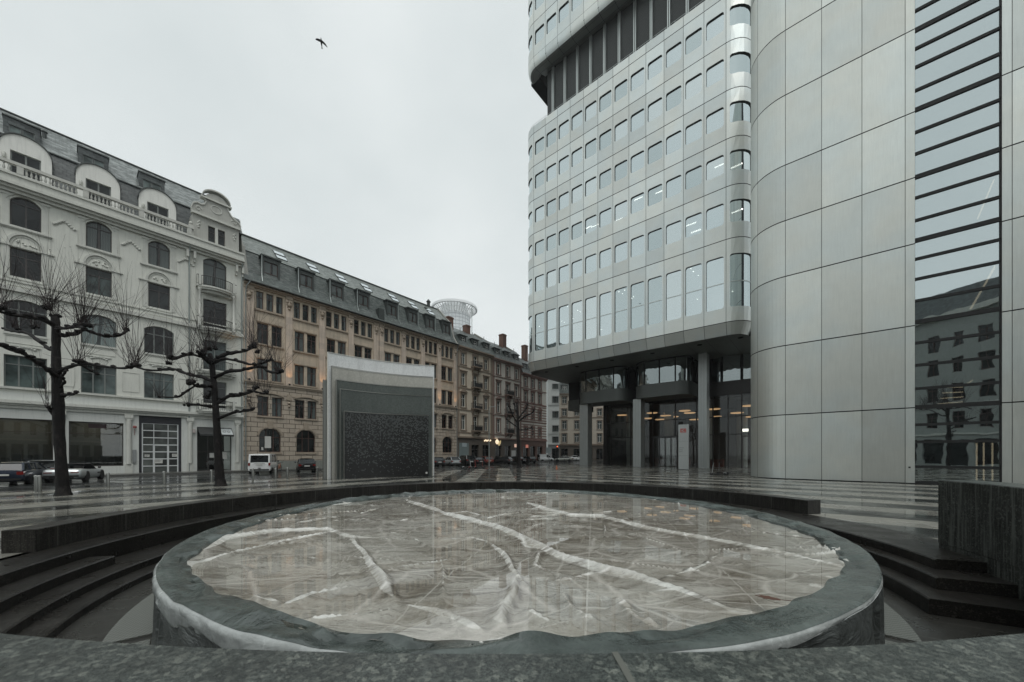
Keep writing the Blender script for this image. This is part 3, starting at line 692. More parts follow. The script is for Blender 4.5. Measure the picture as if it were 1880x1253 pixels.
for z0,z1 in ((15.25,54.4),(63.98,81.9)):
    zs=[z for z in (15.25,16.65,25.9,31.78,37.1,42.5,47.9,53.15,54.4,63.98,65.4,70.9,76.4,81.9) if z0<=z<=z1]
    for za,zb_ in zip(zs[:-1],zs[1:]):
        for j in range(12):
            y0=2.31+j*2.25; sd_.poly((-4.43,y0+.02,za+.02),(-4.43,y0+2.23,za+.02),(-4.43,y0+2.23,zb_-.02),(-4.43,y0+.02,zb_-.02),tint=tint())
            if zb_-za>4: sd_.box(-4.455,-4.434,y0+.25,y0+2.05,za+(zb_-za)*.3,za+(zb_-za)*.7,1)
    sd_.poly((-4.41,2.31,z0),(-4.41,29.3,z0),(-4.41,29.3,z1),(-4.41,2.31,z1),mat=2)
    sd_.poly((-4.43,29.3,z0),(27.1,29.3,z0),(27.1,29.3,z1),(-4.43,29.3,z1),mat=2)
    sd_.poly((27.13,2.3,z0),(27.13,29.3,z0),(27.13,29.3,z1),(27.13,2.3,z1),mat=2)
sd_.build('side_wall',[ALU,BGLASS,JOINT],tw,fix=False)
rf=MB(); rf.prism([(-4.4,2.3),(-2.1,.02),(24.8,.02),(27.1,2.3),(27.1,29.2),(-4.4,29.2)],81.9,82.4); rf.build('roof',ALU_D,tw)
lv=MB(); lv.box(-1.36,27.2,2.7,29,54.2,64.72)
m,nt=mat('louvre'); n=N(nt); o=n.obj(); sp=n('ShaderNodeSeparateXYZ',{0:o})
wv=n.math('FRACT',n.math('MULTIPLY',sp.outputs[2],5.5))
n.out(n.bsdf(base=n.mix(wv,(.018,.02,.019),(.085,.09,.088)),rough=.5,normal=n.bump(wv,.8,.05)))
lv.build('louvre_band',m,tw)
tp=MB(); tp.prism([(-4.4,2.3),(-2.1,.05),(24.8,.05),(27.1,2.3),(27.1,29.2),(-4.4,29.2)],54.1,54.3); tp.build('setback_roof',ALU_D,tw)
for i in range(12):
    x=.0-.12+2.25*i
    b=MB(); b.box(x-.16,x-.04,2.35,2.69,54.3,64.5); b.box(x+.06,x+.18,2.35,2.69,54.3,64.5); b.build('fin',ALU_B,tw)
rl=MB(); rl.tube([PT(seam[0]+(seam[-1]-seam[0])*i/60,54.85,-.25) for i in range(61)],.022,5)
for i in range(31): 
    a=seam[0]+(seam[-1]-seam[0])*i/30; rl.tube([PT(a,54.3,-.25),PT(a,54.85,-.25)],.016,4)
rl.build('guard_rail',ALU_B,tw)
# soffit over the lobby, with panel joints
sf=MB()
for k in range(1,13):
    for y0,y1 in ((.46,3.4),(3.43,6.9),(6.93,10.4),(10.43,16),(16.03,24)):
        sf.poly((seam[k]+.012,y0,15.25),(seam[k+1]-.012,y0,15.25),(seam[k+1]-.012,y1,15.25),(seam[k]+.012,y1,15.25))
for x0,x1 in ((-4.43,TS0-.012),(TS1+.012,27.1)):
    sf.poly((x0,2.3,15.25),(x1,.8 if x1<0 else 2.3,15.25),(x1,24,15.25),(x0,24,15.25))
for k in (0,13):
    for i in range(8):
        x0=seam[k]+(seam[k+1]-seam[k])*i/8; x1=seam[k]+(seam[k+1]-seam[k])*(i+1)/8; c=(TS0 if k==0 else TS1)
        sf.poly(PT(x0,15.25,-.45),PT(x1,15.25,-.45),(c,TR,15.25))
sf.box(-4.3,27,2.4,24,15.29,15.32,1)
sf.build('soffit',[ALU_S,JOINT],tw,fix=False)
for x in (-1.2,4.5,10.2,15.9,21.6,25.9):
    b=MB(); b.lathe([(.28,0),(.28,.05),(.2,.05),(.18,.0)],14,(x,2.2,15.19)); b.build('downlight',JOINT,tw)
# columns
CY=6.45
cpx=[(1064,1079),(1162,1176.5),(1282,1297.5)]
for a,c in cpx:
    s0=sT(a,CY); s1=sT(c,CY); b=MB(); top=10.02 if a<1250 else 15.24
    for i in range(3):
        q=(s1-s0)/3; b.box(s0+q*i+.008,s0+q*(i+1)-.008,CY,CY+1.45,0.,top)
    b.box(s0+.02,s1-.02,CY+.02,CY+1.43,0,top,1)
    b.build('column',[plain('column_panel',(.40,.42,.41),.42,.5,.08,1.),JOINT],tw) if a==1064 else b.build('column',[bpy.data.materials['column_panel'],JOINT],tw)
# projecting mezzanine bays with rounded glass corners
def bay_plan(s0,s1,y0,y1,r,n=8):
    P=[(s0,y1)]
    P+=[(s0+r-r*math.cos(D(90*i/n)),y0+r-r*math.sin(D(90*i/n))) for i in range(n+1)]
    P+=[(s1-r+r*math.sin(D(90*i/n)),y0+r-r*math.cos(D(90*i/n))) for i in range(n+1)]
    return P+[(s1,y1)]
for k,(pa,pc) in enumerate(((1058,1144),(1161,1262))):
    s0=sT(pa,5.8); s1=sT(pc,5.8)+.2
    pl=bay_plan(s0,s1,5.75,10.3,1.7); bay=MB(); bay.prism(pl,10.0,11.85,smooth=True)
    bo_=bay.build('bay',plain('bay_panel',(.115,.125,.118),.5,.2,.12,1.) if k==0 else bpy.data.materials['bay_panel'],tw)
    pg=bay_plan(s0+.08,s1-.08,5.83,10.3,1.65)
    g=MB(); g.grid([[(x,y,11.86) for x,y in pg],[(x,y,15.1) for x,y in pg]],smooth=True); g.build('bay_glazing',BGLASS,bo_)
    mu=MB()
    for x in (s0+1.75,s0+1.75+(s1-s0-3.5)*.5,s1-1.75): mu.box(x-.09,x+.09,5.79,5.95,11.86,15.2)
    mu.box(s1-.16,s1-.02,7.6,7.8,11.86,15.2); mu.box(s1-.16,s1-.02,10.1,10.29,11.86,15.2)
    tp_=bay_plan(s0+.04,s1-.04,5.79,10.3,1.68); mu.prism(tp_,15.08,15.24)
    mu.build('mullion',JOINT,bo_)
    fl_=MB(); fl_.prism(bay_plan(s0+.3,s1-.3,6.05,10.2,1.4),11.87,11.9); fl_.prism(bay_plan(s0+.3,s1-.3,7.5,10.2,.5),11.9,15.0); fl_.build('bay_interior',INTER,bo_)
b=MB(); s0=sT(1043,12.5); s1=sT(1063,12.5); b.box(s0,s1,12.5,18,10.,11.9); b.box(s0+.1,s1,12.6,18,11.9,15.2,1); b.build('rear_bay',[ALU_D,JOINT],tw)
# lobby
LY=10.5; l0=sT(1113,LY); l1=27.
lg=MB(); lg.poly((l0,LY,0.02),(l1,LY,0.02),(l1,LY,9.98),(l0,LY,9.98)); lg.poly((l0,LY,.02),(l0,24,.02),(l0,24,9.98),(l0,LY,9.98)); lg.build('lobby_glazing',LGLASS,tw,fix=False)
mu=MB()
xs=[l0+.1]+[sT(p,LY) for p in (1121,1158,1198,1240,1279,1309,1337,1362,1385)]
for x in xs: mu.box(x-.07,x+.07,LY-.12,LY+.1,0,10.0)
for z in (4.55,7.0): mu.box(l0,l1,LY-.08,LY+.06,z-.05,z+.05)
mu.box(l0-.5,l0,LY-.1,24,0,10.0)
mu.box(sT(1303,LY),l1,LY-.1,LY+.1,9.9,11.85); mu.box(l0,sT(1303,LY),LY-.1,LY+.1,9.98,15.2)
mu.build('lobby_frame',plain('bronze_frame',(.022,.02,.019),.4,.4),tw)
ug=MB(); ug.poly((sT(1303,LY),LY,11.85),(l1,LY,11.85),(l1,LY,15.2),(sT(1303,LY),LY,15.2)); ug.build('upper_lobby_glazing',BGLASS,tw,fix=False)
um=MB()
for p in (1305,1325,1362): x=sT(p,LY); um.box(x-.16,x+.16,LY-.1,LY+.05,11.85,15.2)
um.build('upper_mullion',JOINT,tw)
dr=MB(); d0,d1=sT(1200,LY-.3),sT(1243,LY-.3)
for i in range(5):
    x=d0+(d1-d0)*i/4; dr.box(x-.06,x+.06,LY-.4,LY-.13,0,4.4)
dr.box(d0-.1,d1+.1,LY-.45,LY-.13,4.3,4.6); dr.build('revolving_door',plain('door_frame',(.05,.05,.05),.4,.4),tw)
dg=MB(); dg.poly((d0,LY-.3,.1),(d1,LY-.3,.1),(d1,LY-.3,4.3),(d0,LY-.3,4.3)); dg.build('door_glass',CLEAR,tw,fix=False)
d2=MB(); x0,x1=sT(1363,LY-.2),27.; 
for x in (x0,x0+1.7,x0+3.): d2.box(x-.05,x+.05,LY-.25,LY-.13,0,4.2)
d2.box(x0,x1,LY-.25,LY-.13,4.2,4.35); d2.build('side_door',plain('side_door_frame',(.06,.05,.048),.4,.3),tw)
nb_=MB(); nb_.box(x0+1.95,x0+2.5,LY-.28,LY-.26,2.5,3.2); nb_.build('notice',WHITE,tw)
ex=MB(); ex.box(x0-.2,x0+.6,LY+.3,LY+.34,4.9,5.25); ex.build('lit_sign',LIGHTW,tw)
il=MB(); il.box(-2,27,24,24.2,0,15.2); il.box(l0+.2,27,LY+.2,24,9.6,9.95); il.build('lobby_wall',plain('brown_lobby_wall',(.055,.042,.036),.6,0,.2,.4),tw)
lc=MB()
for x,y in ((8,14),(14,15),(20,14),(24,16)): lc.lathe([(.7,0),(.7,9.6)],18,(x,y,0.01))
lc.build('lobby_pillar',plain('lobby_pillar',(.22,.23,.22),.5,0,.1),tw)
lb=MB(); lb.box(10,16,19,20,0,1.2); lb.box(19,22,13.4,14.4,0,1.1); lb.build('reception_desk',plain('red_desk',(.12,.035,.025),.5),tw)
vl=MB(); vl.box(27-.6,27-.45,LY+.2,LY+.3,1.1,3.6); vl.build('lobby_light_strip',LIGHTW,tw)
# pendant lamps in the lobby, lights behind the tower windows
DISC=plain('lamp_shade',(.22,.16,.11),.5)
def Tw(s,y,z): 
    c,s_=math.cos(ANG_T),math.sin(ANG_T); return (OT[0]+s*c-y*s_,OT[1]+s*s_+y*c,z)
pb=MB(); pb.lathe([(0,.16),(.75,.14),(.8,.0),(.78,-.02)],20,cap=False)
pr=MB(); pr.lathe([(.0,-.015),(.78,-.015)],20,cap=False); pr.lathe([(.80,.0),(.815,.08)],20,cap=False); pc=MB(); pc.tube([(0,0,.14),(0,0,1.2)],.012,4)
m1,m2,m3=pb.mesh('lamp_shade',DISC),pr.mesh('lamp_diffuser',LIGHTY),pc.mesh('cord',JOINT)
first=None
for px,py,yo in ((1142,763,13),(1197,759,12),(1190,769,15),(1212,771,17),(1222,764,14),(1236,766,16),(1257,755,12),(1266,759,13.5),(1276,771,16),(1311,752,12.5),(1314,766,15),(1353,759,13),(1374,746,12),(1381,766,15.5),(1228,759,18)):
    s_=sT(px,yo); Y=OT[1]+s_*dT[1]+yo*nT[1]; z=EYE+(HY-py)/F*Y
    x,y,_=Tw(s_,yo,0); z=min(z,9.2)
    if first is None:
        first=empty('pendant_lamp',(x,y,z),0,'flat round pendant lamp with a warm glow hanging in the glass lobby','lamp','pendant lamps in the lobby')
        link('lamp_shade',m1,first); link('lamp_diffuser',m2,first); c3=link('cord',m3,first); c3.scale=(1,1,max(.3,(9.6-z)/1.2)); 
    else:
        c=copy_tree(first); c.location=(x,y,z)
        for ch in c.children:
            if ch.name.startswith('cord'): ch.scale=(1,1,max(.3,(9.6-z)/1.2))
cl_=MB(); tl=MB()
for px,py in ((1266,378),(1277,425),(1269,412),(1212,352),(1172,365),(1322,304),(1136,404),(1080,418),(1353,388),(1352,305),(1092,415)):
    s_=sT(px,.75); Y=OT[1]+s_*dT[1]+.75*nT[1]; z=EYE+(HY-py)/F*Y
    cl_.box(s_-.55,s_+.55,.7,.8,z-.05,z+.05)
for px,py in ((1042,563),(1036,592),(1031,590),(1060,570),(1065,573),(1052,585),(990,600),(1104,606),(1136,536),(1143,540),(1163,545),(1268,494),(1273,499),(1282,506),(1338,543),(1280,550),(1345,535),(1048,562),(1147,533),(1160,548)):
    s_=sT(px,.9); Y=OT[1]+s_*dT[1]+.9*nT[1]; z=EYE+(HY-py)/F*Y
    tl.lathe([(0,-.09),(.09,0),(0,.09)],8,(s_,.9,z))
LIGHTC=emis('office_light',(1.,.97,.9),6.); cl_.build('ceiling_light',LIGHTC,tw); tl.build('spotlight',LIGHTC,tw)
# stair block in front of the tower
cx_,cy_=(OC[0]-OT[0])*dT[0]+(OC[1]-OT[1])*dT[1],(OC[0]-OT[0])*nT[0]+(OC[1]-OT[1])*nT[1]
CR=2.55; CS=-6.31
def PC(a,z,out=0.):
    x,y,z=PT(a,z,out,CS,99.,CR); return (x+cx_,y+cy_,z)
# arc seam seen at pixel 1390
def px_of(a):
    x,y,_=PC(a,0); X=OT[0]+x*dT[0]+y*nT[0]; Y=OT[1]+x*dT[1]+y*nT[1]; return CX+F*X/Y
aa=CS; 
while px_of(aa)>1391 and aa>CS-3.9: aa-=.02
CQ=CR*PI/2
cz=[0.,4.9,10.2,15.48,19.75,24.,29.35,34.3,39.5,44.6]
cseam=[CS-CQ,aa,CS,-4.2,-2.08,-.04]
sc_=MB(); se_=MB()
for za,zb_ in zip(cz[:-1],cz[1:]):
    for a0,a1 in zip(cseam[:-1],cseam[1:]): panel(sc_,a0,a1,za+.02,zb_+.0,f=PC,g=.014,tint=tint()*rt.choice([.90,1.,1.,1.05]))
    panel(sc_,-.04,.40,za+.02,zb_,f=PC,g=.012,tint=1.03); panel(se_,3.82,4.19,za+.02,zb_,f=PC,g=.012,tint=1.)
    for a0,a1 in ((4.19,6.3),(6.3,8.4),(8.4,10.5)): panel(se_,a0,a1,za+.02,zb_,f=PC,g=.014,tint=tint())
    for j in range(5): y0=cy_+CR+.05+j*1.85; sc_.poly((cx_+CS-CR-.002,y0,za+.03),(cx_+CS-CR-.002,y0+1.82,za+.03),(cx_+CS-CR-.002,y0+1.82,zb_-.01),(cx_+CS-CR-.002,y0,zb_-.01),tint=tint())
sb=sc_.build('stair_block',[ALU_C,ALU_D],tw); se_.build('end_block',[ALU_C,ALU_D],tw)
bk=MB(); 
A=[PC(CS-CQ+(CQ)*i/12,0,-.06) for i in range(13)]+[PC(.40,0,-.06)]
A=[(x,y) for x,y,z in A]; A=[(A[0][0],cy_+12)]+A+[(A[-1][0],cy_+12)]
bk.prism(A,0.,44.6); bk.prism([(cx_+3.82,cy_+.06),(cx_+10.6,cy_+.06),(cx_+10.6,cy_+12),(cx_+3.82,cy_+12)],0,44.6)
bk.build('stair_core',JOINT,sb)
sg=MB(); sg.poly(*[PC(a,z,-.10) for a,z in ((.41,.02),(3.81,.02),(3.81,44.6),(.41,44.6))]); sg.build('slot_glazing',SGLASS,tw,fix=False)
sbz=[44,42.6,41.3,40,38.6,37.3,36.,34.6,33.2,31.9,30.55,29.3,28.1,26.9,25.4,24.15,22.7,21.3,19.8,18.46,17.,15.7,14.5,13.2,11.8,10.44,9.08,7.64,6.13,4.93,3.8,2.7,1.1,.06]
bb=MB()
for z in sbz:
    h=.13 if min(abs(z-q) for q in cz)<.25 else .085
    x0,y0,_=PC(.41,0,-.02); x1,_,_=PC(3.81,0); bb.box(x0,x1,y0-.0,y0+.14,z-h,z+h)
x1,y0,_=PC(3.76,0,-.02); bb.box(x1,x1+.06,y0,y0+.14,0,44.6)
bb.build('slot_bar',JOINT,tw)
ib=MB(); x0,y0,_=PC(.45,0,0); ib.box(x0,x0+3.3,y0+3.4,y0+3.5,0,44); 
for z in cz: ib.box(x0,x0+3.3,y0+.5,y0+3.4,z-.25,z)
ib.build('stair_interior',INTER,tw)
lt=MB()
for px in (1793,1806,1822):
    a=sC(px,.9); x,y,_=PC(a,0,-.9); lt.box(x-.03,x+.03,y-.03,y+.03,.3,2.6)
def slant(p,q,off,r=.035):
    P=[]
    for px,py in (p,q):
        a=sC(px,off); x,y,_=PC(a,0,-off); Y=OC[1]+a*dT[1]+off*nT[1]; P.append((x,y,EYE+(HY-py)/F*Y))
    lt.tube(P,r,5)
slant((1795,402),(1825,330),1.0); slant((1782,568),(1828,488),1.1,.05); slant((1776,705),(1786,698),1.1)
for i in range(4): slant((1722+4*i,742-10*i),(1768-0*i,738-9*i),1.6,.03)
lt.build('stair_light',LIGHTY2,tw)
kb=MB(); x,y,_=PC(.15,0,.005); kb.box(x-.05,x+.05,y-.01,y+.0,1.0,1.1); kb.build('intercom',JOINT,tw)
# totem sign
tx,ty=gp(1255,863.); to=empty('totem_sign',(tx,ty,0),ANG_T,'slim light grey totem sign with a red DB logo in front of the tower columns','sign')
b=MB(); b.box(-.55,.55,-.12,.12,.06,5.4); b.box(-.5,.5,-.1,.1,0,.06,1); b.build('pillar',[plain('totem_grey',(.46,.48,.47),.4,.2,.05),JOINT],to)
b=MB(); RED=plain('logo_red',(.55,.035,.02),.5)
ou=rrect(-.33,.33,4.42,4.92,.08,8); inn=rrect(-.285,.285,4.465,4.875,.05,8); M_=len(ou)
b.add([(x,-.126,z) for x,z in ou]+[(x,-.126,z) for x,z in inn],[(i,(i+1)%M_,M_+(i+1)%M_,M_+i) for i in range(M_)]); lo=b.build('logo',RED,to,fix=False)
def text(s,size,loc,m,parent,name,rot=(PI/2,0,0),bold=0.):
    cu=bpy.data.curves.new(name,'FONT'); cu.body=s; cu.size=size; cu.align_x='CENTER'; cu.align_y='CENTER'; cu.extrude=.004; cu.offset=bold
    o=bpy.data.objects.new('tmp',cu); COL.objects.link(o); dg=bpy.context.evaluated_depsgraph_get(); dg.update()
    me=bpy.data.meshes.new_from_object(o.evaluated_get(dg)); bpy.data.objects.remove(o); me.materials.clear(); me.materials.append(m)
    q=link(name,me,parent,loc); q.rotation_euler=rot; return q
text('DB',.44,(0,-.128,4.67),RED,to,'logo_letters',bold=.012)
b=MB()
for z,w in ((2.62,.55),(2.38,.42),(2.16,.38)): b.box(-.46,-.46+w,-.123,-.121,z-.03,z+.03)
for z in (3.4,1.7): b.box(-.55,.55,-.1225,-.1205,z-.01,z+.01)
b.build('small_lettering',plain('grey_lettering',(.22,.22,.22),.6),to)
# ------------------------------------------------------------------ facade helpers (local x along the wall, y into the house, z up)
def arch_top(x0,x1,zs,rise,n=10):
    c=(x0+x1)/2; w=(x1-x0)/2
    if rise>=w*.99: return [(c-w*math.cos(PI*i/n),zs+rise*math.sin(PI*i/n)) for i in range(n+1)]
    R=(w*w+rise*rise)/(2*rise); a=math.asin(min(1,w/R)); zc=zs+rise-R
    return [(c+R*math.sin(-a+2*a*i/n),zc+R*math.cos(-a+2*a*i/n)) for i in range(n+1)]
def facade(b,x0,x1,z0,z1,ops,y=0.,depth=.28,mi=0,mr=0):
    """wall with openings (a,c,zb,zt,rise)"""
    xs=sorted({x0,x1}|{v for o in ops for v in o[:2] if x0<v<x1}); zs=sorted({z0,z1}|{v for o in ops for v in o[2:4] if z0<v<z1})
    for i in range(len(zs)-1):
        zc=(zs[i]+zs[i+1])/2; run=None
        for k in range(len(xs)-1):
            xc=(xs[k]+xs[k+1])/2; hole=any(o[0]<xc<o[1] and o[2]<zc<o[3] for o in ops)
            if hole: continue
            b.poly((xs[k],y,zs[i]),(xs[k+1],y,zs[i]),(xs[k+1],y,zs[i+1]),(xs[k],y,zs[i+1]),mat=mi)
    for o in ops:
        a,c,zb,zt=o[:4]; r=o[4] if len(o)>4 else 0
        pr=[(a,zb),(c,zb)]
        if r:
            ar=arch_top(a,c,zt-r,r); h=len(ar)//2
            b.poly((a,y,zt),*[(p,y,q) for p,q in ar[:h+1][::-1]],mat=mi); b.poly((c,y,zt),*[(p,y,q) for p,q in ar[h:][::-1]],mat=mi)
            pr+=ar[::-1]
        else: pr+=[(c,zt),(a,zt)]
        for i in range(len(pr)):
            p,q=pr[i],pr[(i+1)%len(pr)]
            if abs(p[0]-q[0])+abs(p[1]-q[1])>1e-6: b.poly((p[0],y,p[1]),(q[0],y,q[1]),(q[0],y+depth,q[1]),(p[0],y+depth,p[1]),mat=mr)
WC={}
def window_mesh(w,h,rise,nx,bar,frame,fw=.07,small=False):
    key=(round(w,2),round(h,2),round(rise,2),nx,bar,frame.name)
    if key in WC: return WC[key]
    b=MB(); x=w/2
    top=arch_top(-x,x,h-rise,rise) if rise else [(-x,h),(x,h)]
    ti=arch_top(-x+fw,x-fw,h-rise-0*fw,max(rise-fw,.02)) if rise else [(-x+fw,h-fw),(x-fw,h-fw)]
    out=[(-x,0)]+top+[(x,0)]; inn=[(-x+fw,fw)]+ti+[(x-fw,fw)]
    n_=len(out)
    b.add([(p,0,q) for p,q in out]+[(p,0,q) for p,q in inn],[(i,(i+1)%n_,n_+(i+1)%n_,n_+i) for i in range(n_)])
    b.add([(p,0,q) for p,q in inn]+[(p,.05,q) for p,q in inn],[(i,(i+1)%n_,n_+(i+1)%n_,n_+i) for i in range(n_)])
    for i in range(1,nx):
        xx=-x+w*i/nx; b.box(xx-fw*.6,xx+fw*.6,-.012,.04,fw,(h-rise*.05-fw*.4) if not bar or nx==3 else h*bar)
    if bar: b.box(-x+fw,x-fw,-.01,.04,h*bar-fw*.5,h*bar+fw*.5)
    if bar and nx==2: b.box(-fw*.35,fw*.35,-.005,.04,h*bar+fw*.5,h-fw-.01)
    fm=b.mesh('window',frame)
    g=MB(); gi=[(p,.03,q) for p,q in inn]; g.poly(*gi)
    WC[key]=(fm,{}); WC[key][1]['g']=g; return WC[key]
def window(parent,cx,zb,w,h,y,rise=0.,nx=2,bar=.72,frame=None,glass=None,fw=.07,name='window',ox=0.):
    fm,gd=window_mesh(w,h,rise,nx,bar,frame or FRAME_D,fw)
    o=link(name,fm,parent,(cx-ox,y,zb))
    k=glass.name
    if k not in gd: gd[k]=gd['g'].mesh('pane',glass,fix=False)
    if parent.parent: link('pane',gd[k],parent,(cx-ox,y,zb))
    else: link('pane',gd[k],o)
    return o
def Wpos(s,y,z=0): x,y2=Lpt(s,y); return (x,y2,z)
def ledge(b,x0,x1,z0,z1,p,mat=0,steps=2):
    """stepped moulding standing out by p"""
    for i in range(steps):
        q=p*(i+1)/steps; b.box(x0,x1,-q,.02 if i==0 else -p*i/steps*.0+.015-.002*i,z0+(z1-z0)*i/steps,z0+(z1-z0)*(i+1)/steps,mat)
def Bal(b,x,y,z,h,m=0): b.lathe([(.07,0),(.07,.05),(.035,.08),(.085,.2),(.04,.42),(.03,.48),(.06,.54),(.07,h)],8,(x,y,z),m)
rw=random.Random(5)
# ------------------------------------------------------------------ cream Gruenderzeit house
s0=-10.7
cr=empty('cream_house',Wpos(s0,0),ANG_L,'cream stucco house with arched white dormers, balustrade and a curved scroll gable','building')
OX=s0
cols=[-21.3,-17.4,-13.43,-9.45,-5.46,-1.51]
ops=[]; wins=[]
for c in cols:
    for (zb,zt,w,ri,nx,bar) in ((20.45,22.93,1.56,.5,2,.76),(16.32,18.68,1.56,0,2,.72),(11.75,14.5,2.14,.42,3,.70),(7.36,9.93,2.14,0,3,.72)):
        ops.append((c-w/2,c+w/2,zb,zt,ri)); wins.append((c,zb,w,zt-zb,ri,nx,bar))
for (zb,zt,ri) in ((19.66,23.0,.5),(15.36,18.45,0),(10.85,14.1,0),(6.62,9.76,0)):
    ops.append((1.86,3.86,zb,zt,ri)); wins.append((2.86,zb,2.0,zt-zb,ri,2,.78))
shops=[(-12.0,-8.05,.78,4.8),(-7.21,-3.94,.78,4.78),(-20.5,-12.9,.78,4.8)]
ops+= [s+(0,) for s in shops]+[(-2.93,.14,.02,5.64,0),(1.36,4.32,.02,4.77,0)]
b=MB(); facade(b,-24,5.41,6.9,23.3,[o for o in ops if o[2]>6.5],0.,.26); facade(b,-24,5.41,-.1,6.9,[o for o in ops if o[2]<6.5],0.,.35,1,1)
b.box(-24,5.40,.5,14,20,24.4); b.poly((-24,0,-.1),(-24,14,-.1),(-24,14,24),(-24,0,24)); b.poly((5.41,0,-.1),(5.41,14,-.1),(5.41,14,29),(5.41,1.2,29),(5.41,0,23))
b.build('wall',[CREAM,SHOPW],cr,ox=OX)
for (c,zb,w,h,ri,nx,bar) in wins:
    curt=(zb>11.5 and zb<12 and abs(c+5.46)<.1)
    g=P_BLUE if curt else (rw.choice([P_DARK,P_DARK,P_SKY,P_CURT]) if zb>15 else rw.choice([P_DARK,P_SKY,P_CURT,P_CURT]))
    window(cr,c,zb,w,h,.22,ri,nx,bar,FRAME_D if zb>15 else FRAME_G,g,.075,ox=OX)
b=MB()
for c in cols:
    # surround of the top window, sill with side brackets, lunette below
    b.box(c-1.35,c+1.35,-.16,.02,20.22,20.36); b.box(c-1.3,c+1.3,-.10,.018,20.14,20.22)
    for s in (-1,1):
        b.box(c+s*.98-.16,c+s*.98+.16,-.05,.02,20.36,22.75); b.box(c+s*1.02-.22,c+s*1.02+.22,-.10,.016,22.75,22.95)
        b.box(c+s*.98-.15,c+s*.98+.15,-.05,.02,16.2,18.72); b.box(c+s*1.12-.34,c+s*1.12+.34,-.13,.018,18.72,18.86)
    ar=arch_top(c-.95,c+.95,22.45,.62,12); 
    for (p,q),(p2,q2) in zip(ar[:-1],ar[1:]): b.xz([(p,q),(p2,q2),(p2*1.0,q2+.13),(p,q+.13)],-.09,.012)
    ar=arch_top(c-.98,c+.98,18.86,1.12,16); ai=arch_top(c-.82,c+.82,18.86,.95,16)
    for i in range(16): b.xz([ar[i],ar[i+1],ai[i+1],ai[i]],-.12,.012)
    ab=arch_top(c-.70,c+.70,18.90,.80,16)
    for i in range(16): b.xz([ab[i],ab[i+1],(ab[i+1][0]*.96+c*.04,ab[i+1][1]-.06),(ab[i][0]*.96+c*.04,ab[i][1]-.06)],-.05,.012)
    b.box(c-.82,c+.82,-.06,.012,18.72,18.86)
    for i in range(9):
        a=rw.uniform(-.55,.55); r_=rw.uniform(.06,.11); zz=18.98+rw.uniform(.0,.55)*(1-abs(a))
        b.lathe([(0,-.07),(r_*.8,-.05),(r_,0.02)],7,(c+a,-.01,zz),axis='y')
    # apron panels and hoods of the middle floors
    b.box(c-.92,c+.92,-.05,.013,15.55,15.62); b.box(c-.92,c+.92,-.05,.013,16.1,16.17)
    b.box(c-1.09,c+1.09,-.09,.016,11.58,11.75); b.box(c-1.0,c+1.0,-.04,.012,11.46,11.50); b.box(c-1.0,c+1.0,-.04,.012,10.9,10.94)
    for s in (-1,1): b.box(c+s*1.0-.02,c+s*1.0+.02,-.04,.011,10.94,11.46)
    for i in range(7): b.lathe([(0,-.09),(.08,-.06),(.12,.02)],7,(c-.45+.15*i,-.01,10.55+.1*math.cos((i-3)*.6)),axis='y')
    b.box(c-.75,c+.75,-.09,.014,10.66,10.74)
    # garland between the top windows
    for i in range(9): b.lathe([(0,-.12),(.10,-.08),(.14,.02)],7,(c+2.0-.55+.138*i,-.01,21.85+.16*math.cos((i-4)*.7)-.04*abs(i-4)),axis='y')
    for s in (-.75,.75): b.box(c+2.0+s-.02,c+2.0+s+.02,-.03,.011,16.3,21.7)
    for zz in (7.8,9.6): b.box(c+2.0-.55,c+2.0+.55,-.03,.011,zz-.02,zz+.02)
    for s in (-.55,.55): b.box(c+2.0+s-.02,c+2.0+s+.02,-.03,.0105,7.82,9.58)
b.build('window_surround',CREAM_T,cr,ox=OX,fix=False)
b=MB()
for z0,z1,p in ((15.08,15.42,.22),(15.86,15.96,.08),(7.18,7.34,.16),(6.02,6.27,.38),(5.86,6.02,.24),(5.62,5.86,.12),(23.0,23.25,.25),(23.25,23.45,.5),(23.45,23.66,.72)):
    b.box(-24,5.38,-p,.02-.001*p,z0,z1)
b.box(-24,5.36,-.66,.3,24.22,24.42); b.box(-24,5.36,-.56,.3,23.66,24.22)
for x in (-12.4,-7.63,-3.6,.80,4.85): 
    b.box(x-.25,x+.25,-.16,.014,0,.95); b.lathe([(.2,0),(.19,4.2)],12,(x,-.06,.95)); b.box(x-.24,x+.24,-.22,.013,5.15,5.3); b.box(x-.28,x+.28,-.26,.012,5.3,5.61); b.box(x-.2,x+.2,-.14,.011,4.9,5.02)
for x in (.85,5.0): 
    for s in (-.28,.28): b.box(x+s-.1,x+s+.1,-.42,.011,22.25,22.98); b.box(x+s-.08,x+s+.08,-.25,.010,21.9,22.25)
b.build('cornice',CREAM_T,cr,ox=OX,fix=False)
bl=MB(); bl.box(-24,1.0,-.70,-.40,25.06,25.3)
for i in range(8):
    x=-23.5+3.45*i; bl.box(x-.17,x+.17,-.68,-.40,24.42,25.06)
    for k in range(12):
        q=x+.32+.235*k
        if q<.7: Bal(bl,q,-.56,24.42,.64)
bl.box(.62,1.,-.56,-.2,24.42,25.55); bl.lathe([(0,0),(.12,.02),(.18,.16),(.1,.32),(0,.36)],10,(.8,-.4,25.55))
bl.build('balustrade',plain('balustrade_stone',(.50,.50,.46),.75,var=.2,scale=3,streak=True),cr,ox=OX)
b=MB(); 
b.yz([(1.2,24.4),(2.0,28.45),(2.06,28.45),(14,28.45),(14,24.4)],-24,5.3); b.build('mansard_roof',SLATE_D,cr,ox=OX)
b=MB(); b.yz([(1.9,28.46),(5.0,32.1),(9,32.3),(14,28.46)],-24,3.6); b.build('upper_roof',SLATE_L,cr,ox=OX)
